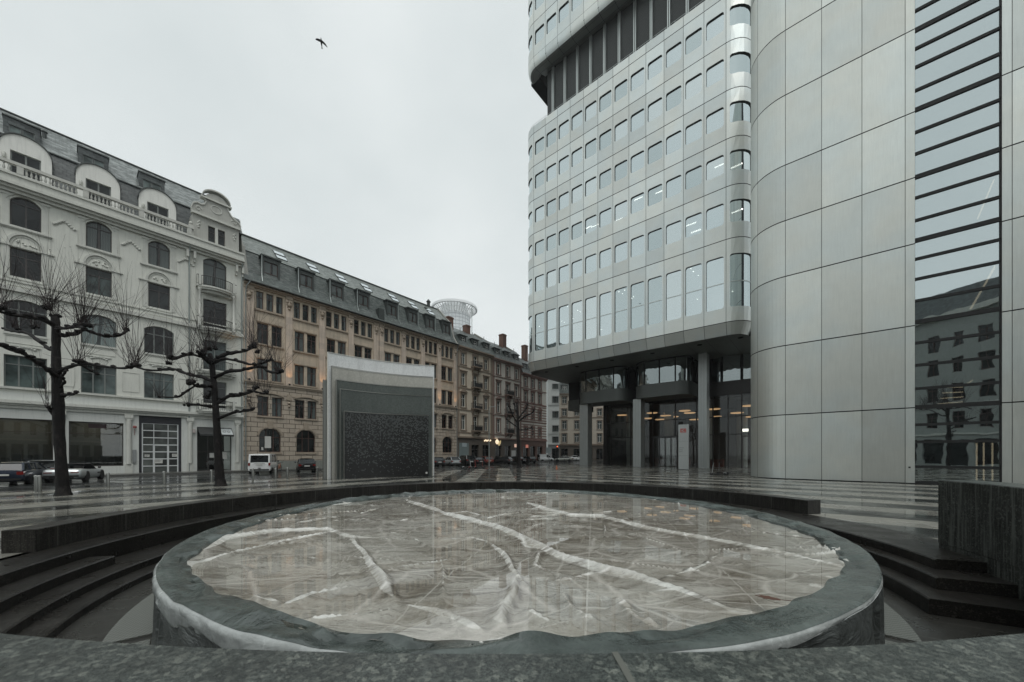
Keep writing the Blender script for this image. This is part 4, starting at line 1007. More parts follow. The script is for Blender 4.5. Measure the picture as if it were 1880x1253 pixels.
b=MB(); b.box(-24,3.6,4.9,5.1,32.1,32.2); b.box(-24,5.3,1.88,2.02,28.4,28.5); b.lathe([(.13,0),(.13,.7),(.2,.72),(.2,.8)],8,(-8.6,3.6,30.2)); b.build('ridge',DZINC,cr,ox=OX)
for c in (-21.3,-17.4,-13.43,-9.5,-5.45,-1.47):
    b=MB(); ar=arch_top(c-1.36,c+1.36,27.2,1.35,16); facade(b,c-1.36,c+1.36,24.4,27.2,[(c-.78,c+.78,24.9,27.05,0)],1.15,.16)
    b.poly(*[(p,1.15,q) for p,q in ar]); 
    P_=[(c-1.36,24.4)]+ar+[(c+1.36,24.4)]
    for p,q in zip(P_[:-1],P_[1:]): b.poly((p[0],1.15,p[1]),(q[0],1.15,q[1]),(q[0],3.2,q[1]),(p[0],3.2,p[1]))
    d=b.build('arched_dormer',plain('dormer_plaster',(.70,.70,.66),.75,var=.06,scale=1.,streak=True) if c==-21.3 else bpy.data.materials['dormer_plaster'],cr,ox=OX)
    q=window(d,c,24.9,1.56,2.15,1.28,0,2,0,FRAME_G,P_DARK,.08,ox=OX)
    k=MB(); 
    for (p,q1),(p2,q2) in zip(ar[:-1],ar[1:]): k.xz([(p,q1+.002),(p2,q2+.002),(p2+(p2-c)*.05,q2+.07),(p+(p-c)*.05,q1+.07)],1.06,3.2)
    k.build('roof_edge',DZINC,d,ox=OX)
    k=MB(); k.lathe([(.08,0),(.11,.12),(.11,.3),(.08,.42)],8,(c-1.08,1.06,26.2)); k.build('wall_lamp',CREAM_T,d,ox=OX)
for c in (-21.6,-17.7,-13.7,-9.75,-5.73,-1.8):
    b=MB(); facade(b,c-.94,c+.94,28.3,30.2,[(c-.66,c-.03,28.75,29.62,0),(c+.03,c+.66,28.75,29.62,0)],2.15,.1)
    b.box(c-1.0,c+1.0,2.05,4.4,30.2,30.3); b.poly((c-.94,2.15,28.3),(c-.94,4,28.3),(c-.94,4,30.2),(c-.94,2.15,30.2)); b.poly((c+.94,2.15,28.3),(c+.94,4,28.3),(c+.94,4,30.2),(c+.94,2.15,30.2))
    d=b.build('slate_dormer',SLATE_D,cr,ox=OX)
    for s in (-.345,.345): window(d,c+s,28.75,.63,.87,2.22,0,1,0,FRAME_G,pane('pale_pane',(.10,.125,.12)) if 'pale_pane' not in bpy.data.materials else bpy.data.materials['pale_pane'],.05,ox=OX)
# scroll gable
gb=MB(); facade(gb,1.0,4.98,23.66,27.1,[(2.27,2.86,24.4,26.35,0),(3.1,3.72,24.4,26.35,0)],-.02,.22)
pts=[(1.0,27.1),(.92,27.6),(1.05,28.05),(1.35,28.25),(1.7,28.2),(1.95,28.35),(2.12,28.75),(2.0,28.95),(1.98,29.1)]
top=[(1.72,29.2)]+[(2.95-1.25*math.cos(PI*i/12),29.2+.95*math.sin(PI*i/12)) for i in range(13)]
rt_=[(3.9,29.1),(3.88,28.9),(4.0,28.6),(4.25,28.2),(4.6,27.95),(4.95,27.75),(5.12,27.4),(5.02,27.1)]
gb.xz(pts+[(3.9,29.1)]+rt_[1:],-.1,.35)
gb.xz([(1.98,29.1),(3.92,29.1)]+[(2.95+.98*math.cos(PI*i/10),29.12+.78*math.sin(PI*i/10)) for i in range(11)],-.14,.35)
gb.poly((1.0,-.02,23.66),(1.0,2.4,23.66),(1.0,2.4,27.1),(1.0,-.02,27.1)); gb.poly((4.98,-.02,23.66),(4.98,2.4,23.66),(4.98,2.4,27.1),(4.98,-.02,27.1))
g_=gb.build('scroll_gable',plain('gable_plaster',(.42,.42,.385),.8,var=.14,scale=1.2,streak=True),cr,ox=OX)
k=MB(); k.box(.88,5.1,-.26,.2,27.05,27.25); 
al=[(2.95-1.22*math.cos(PI*i/14),29.2+.92*math.sin(PI*i/14)) for i in range(15)]
for (p,q),(p2,q2) in zip(al[:-1],al[1:]): k.xz([(p,q),(p2,q2),(p2,q2+.14),(p,q+.14)],-.34,.4)
k.box(1.62,4.28,-.3,.38,29.05,29.2)
for (p,q),(p2,q2) in zip(pts[:-2],pts[1:-1]): k.xz([(p,q),(p2,q2),(p2-.05,q2+.12),(p-.05,q+.12)],-.2,.36)
for (p,q),(p2,q2) in zip(rt_[1:-1],rt_[2:]): k.xz([(p,q),(p2,q2),(p2+.05,q2+.12),(p+.05,q+.12)],-.2,.36)
for i in range(20):
    a0,a1=2*PI*i/20,2*PI*(i+1)/20
    k.xz([(2.95+.5*math.cos(a0),28.3+.45*math.sin(a0)),(2.95+.5*math.cos(a1),28.3+.45*math.sin(a1)),(2.95+.42*math.cos(a1),28.3+.37*math.sin(a1)),(2.95+.42*math.cos(a0),28.3+.37*math.sin(a0))],-.15,-.09)
for c,s in ((1.45,1),(4.55,-1)):
    sp=[(c+s*(.30-.02*i)*math.cos(.55*i),-.12,27.68+(.30-.02*i)*math.sin(.55*i)) for i in range(14)]; k.tube(sp,.045,5)
    for i in range(5): k.lathe([(0,-.1),(.09,-.06),(.12,.02)],7,(c+s*.35*0+rw.uniform(-.1,.1),-.02,26.45-.16*i),axis='y')
for a,c in ((1.25,2.05),(2.3,3.7),(3.95,4.8)):
    for z in (23.78,24.12): k.box(a,c,-.08,0,z-.02,z+.02)
k.box(2.86,3.1,-.08,.02,24.3,26.4); k.build('gable_moulding',CREAM_T,g_,ox=OX,fix=False)
for c,w in ((2.565,.59),(3.41,.62)): window(g_,c,24.4,w,1.95,.14,0,1,.7,FRAME_D,P_DARK,.06,ox=OX)
b=MB(); b.yz([(.3,27),(1.6,29.2),(3.2,29.2),(3.2,27)],4.6,5.4); b.build('side_roof',SLATE_G,cr,ox=OX)
# balconies
for i,z in enumerate((19.62,15.32,10.80,6.56)):
    bow=[(1.25,.02),(1.25,-.55)]+[(2.95+1.35*math.sin(D(-75+150*k/10)),-.35-.75*math.cos(D(-75+150*k/10))) for k in range(11)]+[(4.65,-.55),(4.65,.02)]
    b=MB(); b.prism(bow,z-.16,z); b.prism([(2.95+(x-2.95)*.93,y*.9) for x,y in bow],z-.34,z-.16); b.prism([(2.95+(x-2.95)*.8,y*.6) for x,y in bow],z-.6,z-.34)
    d=b.build('balcony',CREAM_T,cr,ox=OX)
    r_=MB(); path=bow[1:-1]
    r_.tube([(x,y*.97,z+1.0) for x,y in path],.036,5); r_.tube([(x,y*.97,z+.12) for x,y in path],.018,4)
    for (x,y),(x2,y2) in zip(path[:-1],path[1:]):
        m_=max(1,int(math.hypot(x2-x,y2-y)/.13))
        for q in range(m_):
            t=q/m_; xx=x+(x2-x)*t; yy=(y+(y2-y)*t)*.97; r_.tube([(xx,yy,z),(xx+.03*math.sin(q*2.1),yy,z+.5),(xx,yy,z+1.0)],.020,3)
    r_.build('railing',IRON,d,ox=OX)
    for x in (1.5,4.4):
        p_=MB()
        if i==1: p_.lathe([(.16,0),(.16,.9),(.12,.95),(.11,3.7),(.16,3.8),(.16,3.96)],10,(x,-.5,z))
        else: p_.box(x-.1,x+.1,-.62,-.42,z,z+1.15)
        p_.build('post',CREAM_T,d,ox=OX)
for i,x in enumerate((.72,5.22)):
    b=MB(); b.tube([(x,-.55,23.3),(x,-.2,22.4),(x,-.12,21.8),(x,-.12,.1)],.06,7); b.build('downpipe',ZINC,cr,ox=OX)
# shop fronts
for i,(a,c,zb,zt) in enumerate(shops):
    f=MB(); f.box(a,c,.3,.36,zb,zb+.08); f.box(a,c,.3,.36,zt-.08,zt); f.box(a,a+.06,.3,.36,zb,zt); f.box(c-.06,c,.3,.36,zb,zt)
    f.box(a,c,.30,.35,3.7,3.76); d=f.build('shop_window',FRAME_D,cr,ox=OX)
    g=MB(); g.poly((a,.33,zb),(c,.33,zb),(c,.33,zt),(a,.33,zt)); g.build('pane',CLEAR,d,ox=OX,fix=False)
    r_=MB(); r_.box(a-.1,c+.1,.6,4.8,.2,.3); r_.box(a-.1,c+.1,4.8,4.9,.3,5.2); r_.box(a-.2,a-.1,.6,4.8,.3,5.2); r_.box(c+.1,c+.2,.6,4.8,.3,5.2); r_.box(a-.1,c+.1,.6,4.8,5.1,5.2); r_.build('shop_interior',plain('shop_interior',(.10,.105,.10),.8) if i==0 else bpy.data.materials['shop_interior'],d,ox=OX)
    r_=MB(); 
    for q in range(7):
        x=a+(c-a)*(q+.5)/7; r_.box(x-.22,x+.22,2.4,3.,.3,.3+rw.uniform(.6,1.6)); r_.box(x-.16,x+.2,1.2,1.6,.3,.3+rw.uniform(.4,1.1))
    r_.build('display',plain('shop_goods',(.06,.06,.058),.7) if i==0 else bpy.data.materials['shop_goods'],d,ox=OX)
    r_=MB(); r_.box(a+.5,c-.5,2.6,4.2,5.03,5.09); r_.build('shop_light',emis('shop_glow',(1.,.85,.6),1.6) if i==0 else bpy.data.materials['shop_glow'],d,ox=OX)
b=MB(); b.box(-6.1,-5.0,.24,.29,4.25,4.65); b.build('dark_plate',plain('maroon_plate',(.03,.012,.014),.5),cr,ox=OX)
b=MB(); b.box(-2.93,.14,.2,.3,4.9,5.64); b.box(-2.93,-2.72,.2,.3,.02,4.9); b.box(-.07,.14,.2,.3,.02,4.9); 
gd=b.build('garage_door',plain('dark_lintel',(.022,.022,.028),.5),cr,ox=OX)
b=MB(); x0,x1=-2.72,-.07
for x,w in ((x0,.09),(x0+.82,.05),(x0+1.85,.05),(x1-.09,.09)): b.box(x,x+w,.22,.28,.02,4.9)
for i in range(8): z=.02+4.88*i/7; b.box(x0,x1,.215,.285,max(.02,z-.045),min(4.9,z+.045))
b.box(x0+.78,x0+.92,.20,.27,.02,2.85); b.box(x0+1.80,x0+1.94,.20,.27,.02,2.85); b.box(x0+.78,x0+1.94,.20,.27,2.72,2.85)
b.build('door_grid',plain('white_grid',(.62,.64,.64),.5),gd,ox=OX)
b=MB(); b.poly((x0,.26,.02),(x1,.26,.02),(x1,.26,4.9),(x0,.26,4.9)); b.build('door_panel',pane('door_pane',(.045,.05,.046),.25),gd,ox=OX,fix=False)
for i,(xa,xb,za,zb) in enumerate(((-2.52,-2.18,1.62,1.85),(-.55,-.12,1.62,1.92),(-1.86,-1.25,.98,1.35))):
    b=MB(); b.box(xa,xb,.19,.21,za,zb); q=b.build('notice',WHITE,gd,ox=OX)
    b=MB()
    for k in range(3): b.box(xa+.05,xb-.05-.06*k,.186,.189,zb-.06-.07*k,zb-.04-.07*k)
    b.build('small_print',JOINT,gd,ox=OX)
b=MB(); b.lathe([(0,0),(.12,.02),(.14,.16),(.1,.22),(0,.24)],10,(-3.22,-.22,4.35)); b.tube([(-3.22,0,4.5),(-3.22,-.2,4.45)],.03,5); b.tube([(-3.22,-.03,4.3),(-3.22,-.03,3.7)],.02,4); b.build('alarm_beacon',plain('beacon_red',(.20,.03,.025),.4),cr,ox=OX)
b=MB(); b.box(-3.35,-3.1,-.08,.01,1.15,2.3); b.box(-3.32,-3.13,-.10,.0,1.0,1.12); b.build('letter_box',plain('grey_metal_box',(.30,.31,.31),.4,.5),cr,ox=OX)
b=MB(); b.box(.98,1.2,-.2,.01,4.1,4.5); b.build('alarm_box',plain('white_red_box',(.45,.40,.38),.5),cr,ox=OX)
f=MB(); 
for x in (1.36,2.30,3.3,4.26): f.box(x,x+.06,.3,.37,.05,4.1)
f.box(1.36,4.32,.3,.37,.05,.15); f.box(1.36,4.32,.3,.37,2.1,2.17)
d=f.build('shop_window',FRAME_D,cr,ox=OX)
g=MB(); g.poly((1.36,.34,.05),(4.32,.34,.05),(4.32,.34,4.7),(1.36,.34,4.7)); g.build('pane',CLEAR,d,ox=OX,fix=False)
r_=MB(); r_.box(1.2,4.5,4,4.1,0,5); r_.box(1.2,4.5,.5,4,0,.1); r_.build('shop_interior',INTER,d,ox=OX)
for xa,xb,za,zb in ((2.45,2.85,1.5,2.0),(3.5,3.95,1.35,2.15)):
    b=MB(); b.box(xa,xb,.30,.32,za,zb); b.build('notice',WHITE,d,ox=OX)
b=MB(); b.yz([(-.02,4.72),(-1.0,3.98),(-1.0,3.80),(-.94,3.80),(-.94,3.92),(-.02,4.62)],1.42,4.3); aw=b.build('awning',plain('awning_dark',(.025,.027,.027),.5),cr,ox=OX)
b=MB(); b.poly((3.25,-.10,4.665),(4.25,-.10,4.665),(4.25,-.985,4.0),(3.25,-.985,4.0)); b.build('awning_panel',plain('awning_pale',(.42,.45,.45),.5),aw,ox=OX,fix=False)
b=MB()
for c in (3.55,3.92):
    pts=[(c+.13*math.cos(2*PI*i/16),-.55+.15*math.sin(2*PI*i/16)*.8-.0,4.335+.13*math.sin(2*PI*i/16)*.62) for i in range(17)]; b.tube(pts,.018,4)
b.build('awning_emblem',JOINT,aw,ox=OX)
# ------------------------------------------------------------------ sandstone office house
s0=5.41; OX=s0
ta=empty('sandstone_house',Wpos(s0,0),ANG_L,'long tan sandstone house with a green slate roof, skylights and red brown window frames','building')
bays=[8.07,12.06,16.0,19.84,24.56,28.35,31.9,35.5]
pil=[(5.43,6.41),(9.73,10.46),(13.67,14.43),(17.57,18.31),(21.37,22.15),(22.28,23.05),(26.08,26.88),(29.82,30.59),(33.23,34.06),(36.95,37.73)]
ops=[]; wins=[]
for c in bays:
    for d in (-1.02,0,1.02): ops.append((c+d-.36,c+d+.36,18.95,20.97,0)); wins.append((c+d,18.95,.72,2.02,0,1,.66))
    for zb,zt in ((14.88,17.3),(10.62,13.08),(6.4,8.7)):
        for d in (-.73,.73): ops.append((c+d-.55,c+d+.55,zb,zt,0)); wins.append((c+d,zb,1.1,zt-zb,0,2,.70))
    ops.append((c-1.13,c+1.13,2.1,4.95,.85)); wins.append((c,2.1,2.26,2.85,.85,3,.62))
b=MB(); facade(b,5.41,37.75,10.3,21.6,[o for o in ops if o[2]>10.3],.14,.24); 
facade(b,5.41,37.75,1.05,10.3,[o for o in ops if o[2]<10.3],0.,.34,1,1)
b.box(5.42,37.74,.8,13,1,21.5,0); b.box(5.41,37.75,-.08,.5,-.1,1.05,2); b.poly((37.75,0,0),(37.75,13,0),(37.75,13,28),(37.75,0,21.5)); 
b.build('wall',[SAND,RUST,PLINTH],ta,ox=OX)
for k,(c,zb,w,h,ri,nx,bar) in enumerate(wins):
    g=P_CURT if zb>6 and zb<18 and rw.random()<.55 else (P_CURT if zb>18 and rw.random()<.6 else P_DARK)
    window(ta,c,zb,w,h,.30 if zb>10 else .24,ri,nx,bar,FRAME_B,g,.075,ox=OX)
PILM=[blocks('pilaster_stone',(.54,.455,.38),2.2,.75,.006,.26,.2,mort=.7)]
for a,c in pil:
    b=MB(); b.box(a,c,-.06,.16,10.32,21.3)
    p_=b.build('pilaster',PILM[0],ta,ox=OX)
    b=MB(); m_=(a+c)/2
    b.box(a-.02,c+.02,-.14,-.05,20.9,21.2); b.lathe([(0,-.22),(.16,-.2),(.24,-.12),(.27,.02)],10,(m_,-.05,20.25),axis='y'); b.lathe([(0,-.2),(.1,-.16),(.15,.02)],8,(m_,-.05,19.75),axis='y')
    for s in (-1,1): b.lathe([(0,-.16),(.1,-.12),(.13,.02)],8,(m_+s*.22,-.05,20.55),axis='y'); b.tube([(m_+s*.1,-.1,20.7),(m_+s*.3,-.12,20.3),(m_+s*.18,-.1,19.9)],.05,5)
    b.build('carved_mask',SAND_T,p_,ox=OX,fix=False)
b=MB()
for c in bays:
    b.box(c-1.55,c+1.55,-.03,.16,18.68,18.86); b.box(c-1.5,c+1.5,-.02,.158,14.7,14.88); b.box(c-1.35,c+1.35,.02,.15,17.38,17.52)
    b.box(c-1.35,c+1.35,.02,.152,13.12,13.26); b.box(c-1.4,c+1.4,-.12,.03,6.2,6.38); b.box(c-1.25,c+1.25,-.08,.03,1.88,2.08); b.box(c-1.45,c+1.45,-.02,.155,10.46,10.62)
    ar=arch_top(c-1.45,c+1.45,8.72,.35,12); 
    for (p,q),(p2,q2) in zip(ar[:-1],ar[1:]): b.xz([(p,q),(p2,q2),(p2,q2+.16),(p,q+.16)],-.14,.02)
    ar=arch_top(c-1.2,c+1.2,4.1,.95,12); ao=arch_top(c-1.38,c+1.38,4.1,1.12,12)
    for i in range(12): b.xz([ar[i],ar[i+1],ao[i+1],ao[i]],-.07,.02)
    b.xz([(c-.22,4.9),(c+.22,4.9),(c+.34,5.8),(c-.34,5.8)],-.10,.021)
for a,c in pil:
    m_=(a+c)/2
    for dz,r_ in ((8.15,.2),(7.75,.16)): b.lathe([(0,-.2),(r_*.7,-.16),(r_,.02)],9,(m_,0,dz),axis='y')
    b.xz([(m_-.3,8.5),(m_+.3,8.5),(m_+.22,9.2),(m_-.22,9.2)],-.10,.022)
for z0,z1,p in ((10.18,10.34,.22),(9.98,10.18,.12)): b.box(5.43,37.73,-p,.02,z0,z1)
b.box(5.43,37.73,-.10,.16,21.22,21.4); b.box(5.43,37.73,-.32,.16,21.4,21.56)
x=5.6
while x<37.5: 
    if x>22.5: b.box(x,x+.16,-.26,.1,21.24,21.4)
    x+=.42
b.build('moulding',SAND_T,ta,ox=OX,fix=False)
b=MB(); b.tube([(5.43,-.52,21.66),(37.75,-.52,21.66)],.11,7); b.build('gutter',DZINC,ta,ox=OX)
b=MB(); b.yz([(-.5,21.6),(-.1,22.1),(.55,23.0),(1.55,25.85),(9,25.85),(9,21.6)],5.42,37.5); b.build('mansard_roof',SLATE_G,ta,ox=OX)
b=MB(); b.yz([(1.45,25.86),(5.0,29.25),(8.4,25.86)],5.9,37.2); b.build('upper_roof',SLATE_GL,ta,ox=OX)
b=MB(); b.box(5.9,37.2,4.85,5.15,29.2,29.36); b.lathe([(.3,0),(.3,.9),(.45,.95),(.2,1.3),(0,1.5)],8,(35.2,5,29.1)); b.build('ridge',DZINC,ta,ox=OX)
b=MB(); b.yz([(-.55,21.6),(.1,22.4),(.62,23.2),(1.6,26.1),(5.0,29.5),(5,29),(1.9,25.6),(.9,22.8),(.3,21.6)],37.35,37.75); b.yz([(.2,22.5),(1.6,26.3),(4.5,29),(9,29),(9,22)],5.42,5.95); b.build('fire_wall',plain('fire_wall',(.30,.30,.275),.8,var=.15,streak=True),ta,ox=OX)
b=MB(); b.box(22.1,23.0,-.2,1.6,22.0,23.6); b.build('roof_box',DZINC,ta,ox=OX)
for c in bays:
    c+=.28
    b=MB(); facade(b,c-.95,c+.95,22.95,25.55,[(c-.72,c+.72,23.2,25.0,0)],.62,.14)
    for s in (-.95,.95): b.poly((c+s,.62,22.95),(c+s,3,22.95),(c+s,3,25.5),(c+s,.62,25.5))
    b.box(c-1.08,c+1.08,.45,3.2,25.5,25.68); d=b.build('dormer',DZINC,ta,ox=OX)
    window(d,c,23.2,1.44,1.8,.72,0,2,.25,FRAME_B,P_CURT,.06,ox=OX)
    k=MB(); s=-1 if c<22 else 1; k.tube([(c+s*1.0,.50,25.5),(c+s*1.0,.50,23.2),(c+s*1.1,-.1,22.15)],.05,5); k.build('dormer_pipe',ZINC,d,ox=OX)
for i,c in enumerate(bays[:-1]):
    x=c+2.05; t0=(2.25,26.68); t1=(3.85,28.21)
    b=MB(); nx_,nz_=-.69*.06,.72*.06
    b.add([(x-.62,t0[0]+nx_,t0[1]+nz_),(x+.62,t0[0]+nx_,t0[1]+nz_),(x+.62,t1[0]+nx_,t1[1]+nz_),(x-.62,t1[0]+nx_,t1[1]+nz_)]+[(x-.62,t0[0],t0[1]-.05),(x+.62,t0[0],t0[1]-.05),(x+.62,t1[0],t1[1]-.05),(x-.62,t1[0],t1[1]-.05)],[(0,1,5,4),(1,2,6,5),(2,3,7,6),(3,0,4,7)])
    m_=((t0[0]+t1[0])/2,(t0[1]+t1[1])/2); b.box(x-.62,x+.62,m_[0]+nx_-.04,m_[0]+nx_+.04,m_[1]+nz_-.03,m_[1]+nz_+.05)
    d=b.build('skylight',DZINC,ta,ox=OX)
    g=MB(); q=.8; g.poly((x-.58,t0[0]+nx_*q,t0[1]+nz_*q),(x+.58,t0[0]+nx_*q,t0[1]+nz_*q),(x+.58,t1[0]+nx_*q,t1[1]+nz_*q),(x-.58,t1[0]+nx_*q,t1[1]+nz_*q)); 
    if 'skylight_glass' not in bpy.data.materials:
        SKG,nt=mat('skylight_glass'); n=N(nt); n.out(n.bsdf(base=(.75,.8,.82),rough=.05,metal=1.))
    g.build('pane',SKG,d,ox=OX,fix=False)
b=MB(); b.tube([(5.55,-.5,21.7),(5.9,-.62,21.6),(5.62,-.3,21.0),(5.6,-.14,20.4),(5.6,-.14,.1)],.055,6); b.build('downpipe',ZINC,ta,ox=OX)
b=MB(); b.tube([(37.6,-.5,21.7),(37.6,-.3,21.0),(37.6,-.14,20.4),(37.6,-.14,.1)],.055,6); b.build('downpipe',ZINC,ta,ox=OX)
b=MB(); b.box(7.55,8.2,.16,.18,2.6,4.0); b.box(7.2,7.4,.16,.18,2.35,2.7); b.build('notice',WHITE,ta,ox=OX)
for x in (5.95,10.1,14.05,33.65,37.3):
    b=MB(); b.lathe([(.09,0),(.12,.12),(.12,.2)],8,(x,-.17,10.36)); q=b.build('uplight',IRON,ta,ox=OX)
    k=MB(); k.lathe([(.0,.205),(.10,.205)],8,(x,-.17,10.36),cap=False); k.build('lamp_lens',LIGHTY2,q,ox=OX)
    L_=bpy.data.lights.new('uplight_bulb','SPOT'); L_.energy=130; L_.color=(1.,.56,.24); L_.spot_size=D(75); L_.spot_blend=.6; L_.shadow_soft_size=.05
    lo_=bpy.data.objects.new('uplight_bulb',L_); COL.objects.link(lo_); lo_.parent=q; lo_.location=(x-OX,-.50,10.5); lo_.rotation_euler=(PI+.10,0,0)
# ------------------------------------------------------------------ row of tenement houses
BRICK=plain('chimney_brick',(.15,.080,.058),.8,var=.3,scale=6.)
def tenement(name,s0,s1,colr,trim,cx,rows,eave,label,balc,bands=False,gdark=(.10,.085,.07),seed=0,roofpeak=5.2,chim=(),mats='a',dorm=3):
    r_=random.Random(seed); OX=s0
    h=empty(name,Wpos(s0,0),ANG_L,label,'building')
    WM=plain(name+'_'+mats+'_plaster',colr,.8,var=.10,scale=.7,streak=True); TM=plain(name+'_'+mats+'_trim',trim,.8,var=.2,scale=2.,streak=True); GM=plain(name+'_'+mats+'_base',gdark,.7,var=.2,scale=1.5)
    ops=[];wins=[]
    for zb,zt in rows:
        for c in cx: ops.append((c-.52,c+.52,zb,zt,0)); wins.append((c,zb,zt-zb))
    gops=[]
    for c in cx: gops.append((c-1.0,c+1.0,.15,3.6,0))
    b=MB(); facade(b,s0,s1,5.0,eave,ops,0,.22); facade(b,s0,s1,-.1,5.0,gops,-.02,.4,1,1); b.box(s0+.01,s1-.01,.6,12,0,eave-.1); b.poly((s1,0,0),(s1,12,0),(s1,12,eave),(s1,0,eave)); b.build('wall',[WM,GM],h,ox=OX)
    for c,zb,hh in wins: window(h,c,zb,1.04,hh,.18,0,2,.66,FRAME_W,P_CURT if r_.random()<.6 else P_DARK,.075,ox=OX)
    b=MB()
    for ri,(zb,zt) in enumerate(rows):
        for c in cx:
            for s in (-1,1): b.box(c+s*.66-.14,c+s*.66+.14,-.07,.015,zb-.05,zt+.05)
            b.box(c-.82,c+.82,-.09,.016,zt+.05,zt+.35); b.box(c-.85,c+.85,-.16,.014,zb-.22,zb-.05)
            if ri in (1,2):
                if ri==2: b.xz([(c-1.0,zt+.36),(c+1.0,zt+.36),(c,zt+1.0)],-.24,.012)
                else: b.box(c-.95,c+.95,-.24,.012,zt+.36,zt+.52)
        b.box(s0+.02,s1-.02,-.12,.013,zb-.62,zb-.45)
    b.box(s0+.02,s1-.02,-.3,.02,4.85,5.15); b.box(s0,s1,-.55,.1,eave-.25,eave); b.box(s0+.01,s1-.01,-.3,.1,eave-.55,eave-.25)
    if bands:
        z=5.3
        while z<13.4: b.box(s0+.03,s1-.03,-.045,.011,z,z+.22); z+=.62
    else:
        for x in (s0+.3,s1-.3): b.box(x-.28,x+.28,-.05,.011,5.15,eave-.5)
    b.build('moulding',TM,h,ox=OX,fix=False)
    f=MB(); g=MB()
    for c in cx:
        f.box(c-1.0,c+1.0,.3,.36,2.7,2.8); f.box(c-.05,c+.05,.3,.36,.15,3.6); g.poly((c-1,.35,.15),(c+1,.35,.15),(c+1,.35,3.6),(c-1,.35,3.6))
    d=f.build('shop_window',FRAME_D,h,ox=OX); g.build('pane',P_DARK,d,ox=OX,fix=False)
    for ri,c in balc:
        zb=rows[ri][0]-.12; b=MB(); b.box(c-1.15,c+1.15,-1.0,.0,zb-.16,zb)
        for s in (-.8,.8): b.yz([(0,zb-.16),(-.75,zb-.16),(-.6,zb-.4),(0,zb-1.0)],c+s-.1,c+s+.1)
        d=b.build('balcony',TM,h,ox=OX); k=MB(); pth=[(c-1.1,0),(c-1.1,-.95),(c+1.1,-.95),(c+1.1,0)]
        k.tube([(x,y,zb+1.) for x,y in pth],.03,4)
        for q in range(18): k.tube([(c-1.1+2.2*q/17,-.95,zb),(c-1.1+2.2*q/17,-.95,zb+1)],.02,3)
        for s in (-1.1,1.1):
            for q in range(6): k.tube([(c+s,-.9*q/6,zb),(c+s,-.9*q/6,zb+1)],.02,3)
        k.box(c-1.05,c+1.05,-.93,-.90,zb+.05,zb+.8 if ri%2 else zb+.5); k.build('railing',IRON,d,ox=OX)
    b=MB(); b.yz([(-.5,eave),(1.2,eave+2.8),(5.,eave+roofpeak),(10,eave)],s0,s1); b.build('roof',SLATE_G,h,ox=OX)
    for i in range(dorm):
        c=s0+(s1-s0)*(i+.5)/dorm
        b=MB(); facade(b,c-.85,c+.85,eave+.3,eave+2.2,[(c-.45,c+.45,eave+.55,eave+1.9,0)],.15,.12)
        for s in (-.85,.85): b.poly((c+s,.15,eave+.3),(c+s,2.5,eave+.3),(c+s,2.5,eave+2.2),(c+s,.15,eave+2.2))
        d=b.build('dormer',DZINC,h,ox=OX); window(d,c,eave+.55,.9,1.35,.22,0,2,.66,FRAME_W,P_DARK,.06,ox=OX)
        k=MB(); V=[(c-1.1,-.1,eave+2.2),(c+1.1,-.1,eave+2.2),(c+1.1,2.6,eave+2.2),(c-1.1,2.6,eave+2.2),(c,.9,eave+3.25),(c,2.6,eave+3.25)]
        k.add(V,[(0,1,4),(1,2,5,4),(2,3,5),(3,0,4,5),(0,3,2,1)]); k.tube([(c,.9,eave+3.2),(c,.9,eave+3.7)],.05,4); k.build('dormer_roof',SLATE_G,d,ox=OX)
    b=MB(); b.yz([(.6,eave+1.5),(1.4,eave+3.3),(5.,eave+roofpeak+.35),(5.4,eave+roofpeak+.2),(2,eave+2)],s1-.2,s1+.1); b.build('fire_wall',bpy.data.materials['fire_wall'],h,ox=OX)
    for (x,y,z0,hh,w) in chim:
        b=MB(); b.box(x-w/2,x+w/2,y-w/2,y+w/2,z0,z0+hh); b.box(x-w/2-.08,x+w/2+.08,y-w/2-.08,y+w/2+.08,z0+hh-.3,z0+hh-.12); b.build('chimney',BRICK,h,ox=OX)
    return h,OX
h1,O1=tenement('tenement_house',37.75,47.3,(.58,.51,.41),(.24,.19,.145),(39.3,42.4,45.4),((18.55,20.6),(14.64,16.85),(10.6,12.95),(6.4,9.05)),21.7,
  'beige yellow tenement house with iron balconies standing beside the long sandstone house',((0,42.4),(1,42.4),(2,42.4),(3,42.4)),seed=1,chim=((38.3,3,23,4.6,1.3),(44.5,4.6,25.5,2.6,1.1)))
h2,O2=tenement('tenement_house',47.3,56.8,(.72,.68,.61),(.25,.17,.14),(49.1,52.1,55.1),((18.3,20.4),(14.4,16.65),(10.4,12.8),(6.35,9.0)),21.4,
  'whitish tenement house with red stone window surrounds and balconies, middle one of three',((1,52.1),(2,52.1),(3,52.1)),seed=2,mats='b',chim=((54.6,3.6,24,4.6,1.2),))
h3,O3=tenement('tenement_house',56.8,66.7,(.72,.68,.61),(.24,.14,.115),(58.4,61.1,63.9),((17.2,19.1),(13.8,15.9),(9.8,11.9),(5.8,7.95)),20.,
  'white tenement house banded with dark red stone at the far end of the row',(),True,(.13,.07,.052),seed=3,mats='c',chim=((63.5,4.2,22,6.3,1.15),))
b=MB(); b.tube([(46.2,4.8,26),(46.2,4.8,33.)],.07,5)
for z in (31.2,32,32.6): b.tube([(45.7,4.8,z),(46.7,4.8,z)],.03,4)
b.build('antenna',ZINC,h1,ox=O1)
b=MB(); b.box(38.2,40.6,-.1,.02,.05,3.9); gd=b.build('garage_door',plain('blue_grey_door',(.16,.20,.20),.5),h1,ox=O1)
b=MB(); b.box(38.9,40.0,-.16,-.1,3.2,3.9); b.build('name_board',plain('pale_blue_sign',(.36,.42,.44),.5),h1,ox=O1)
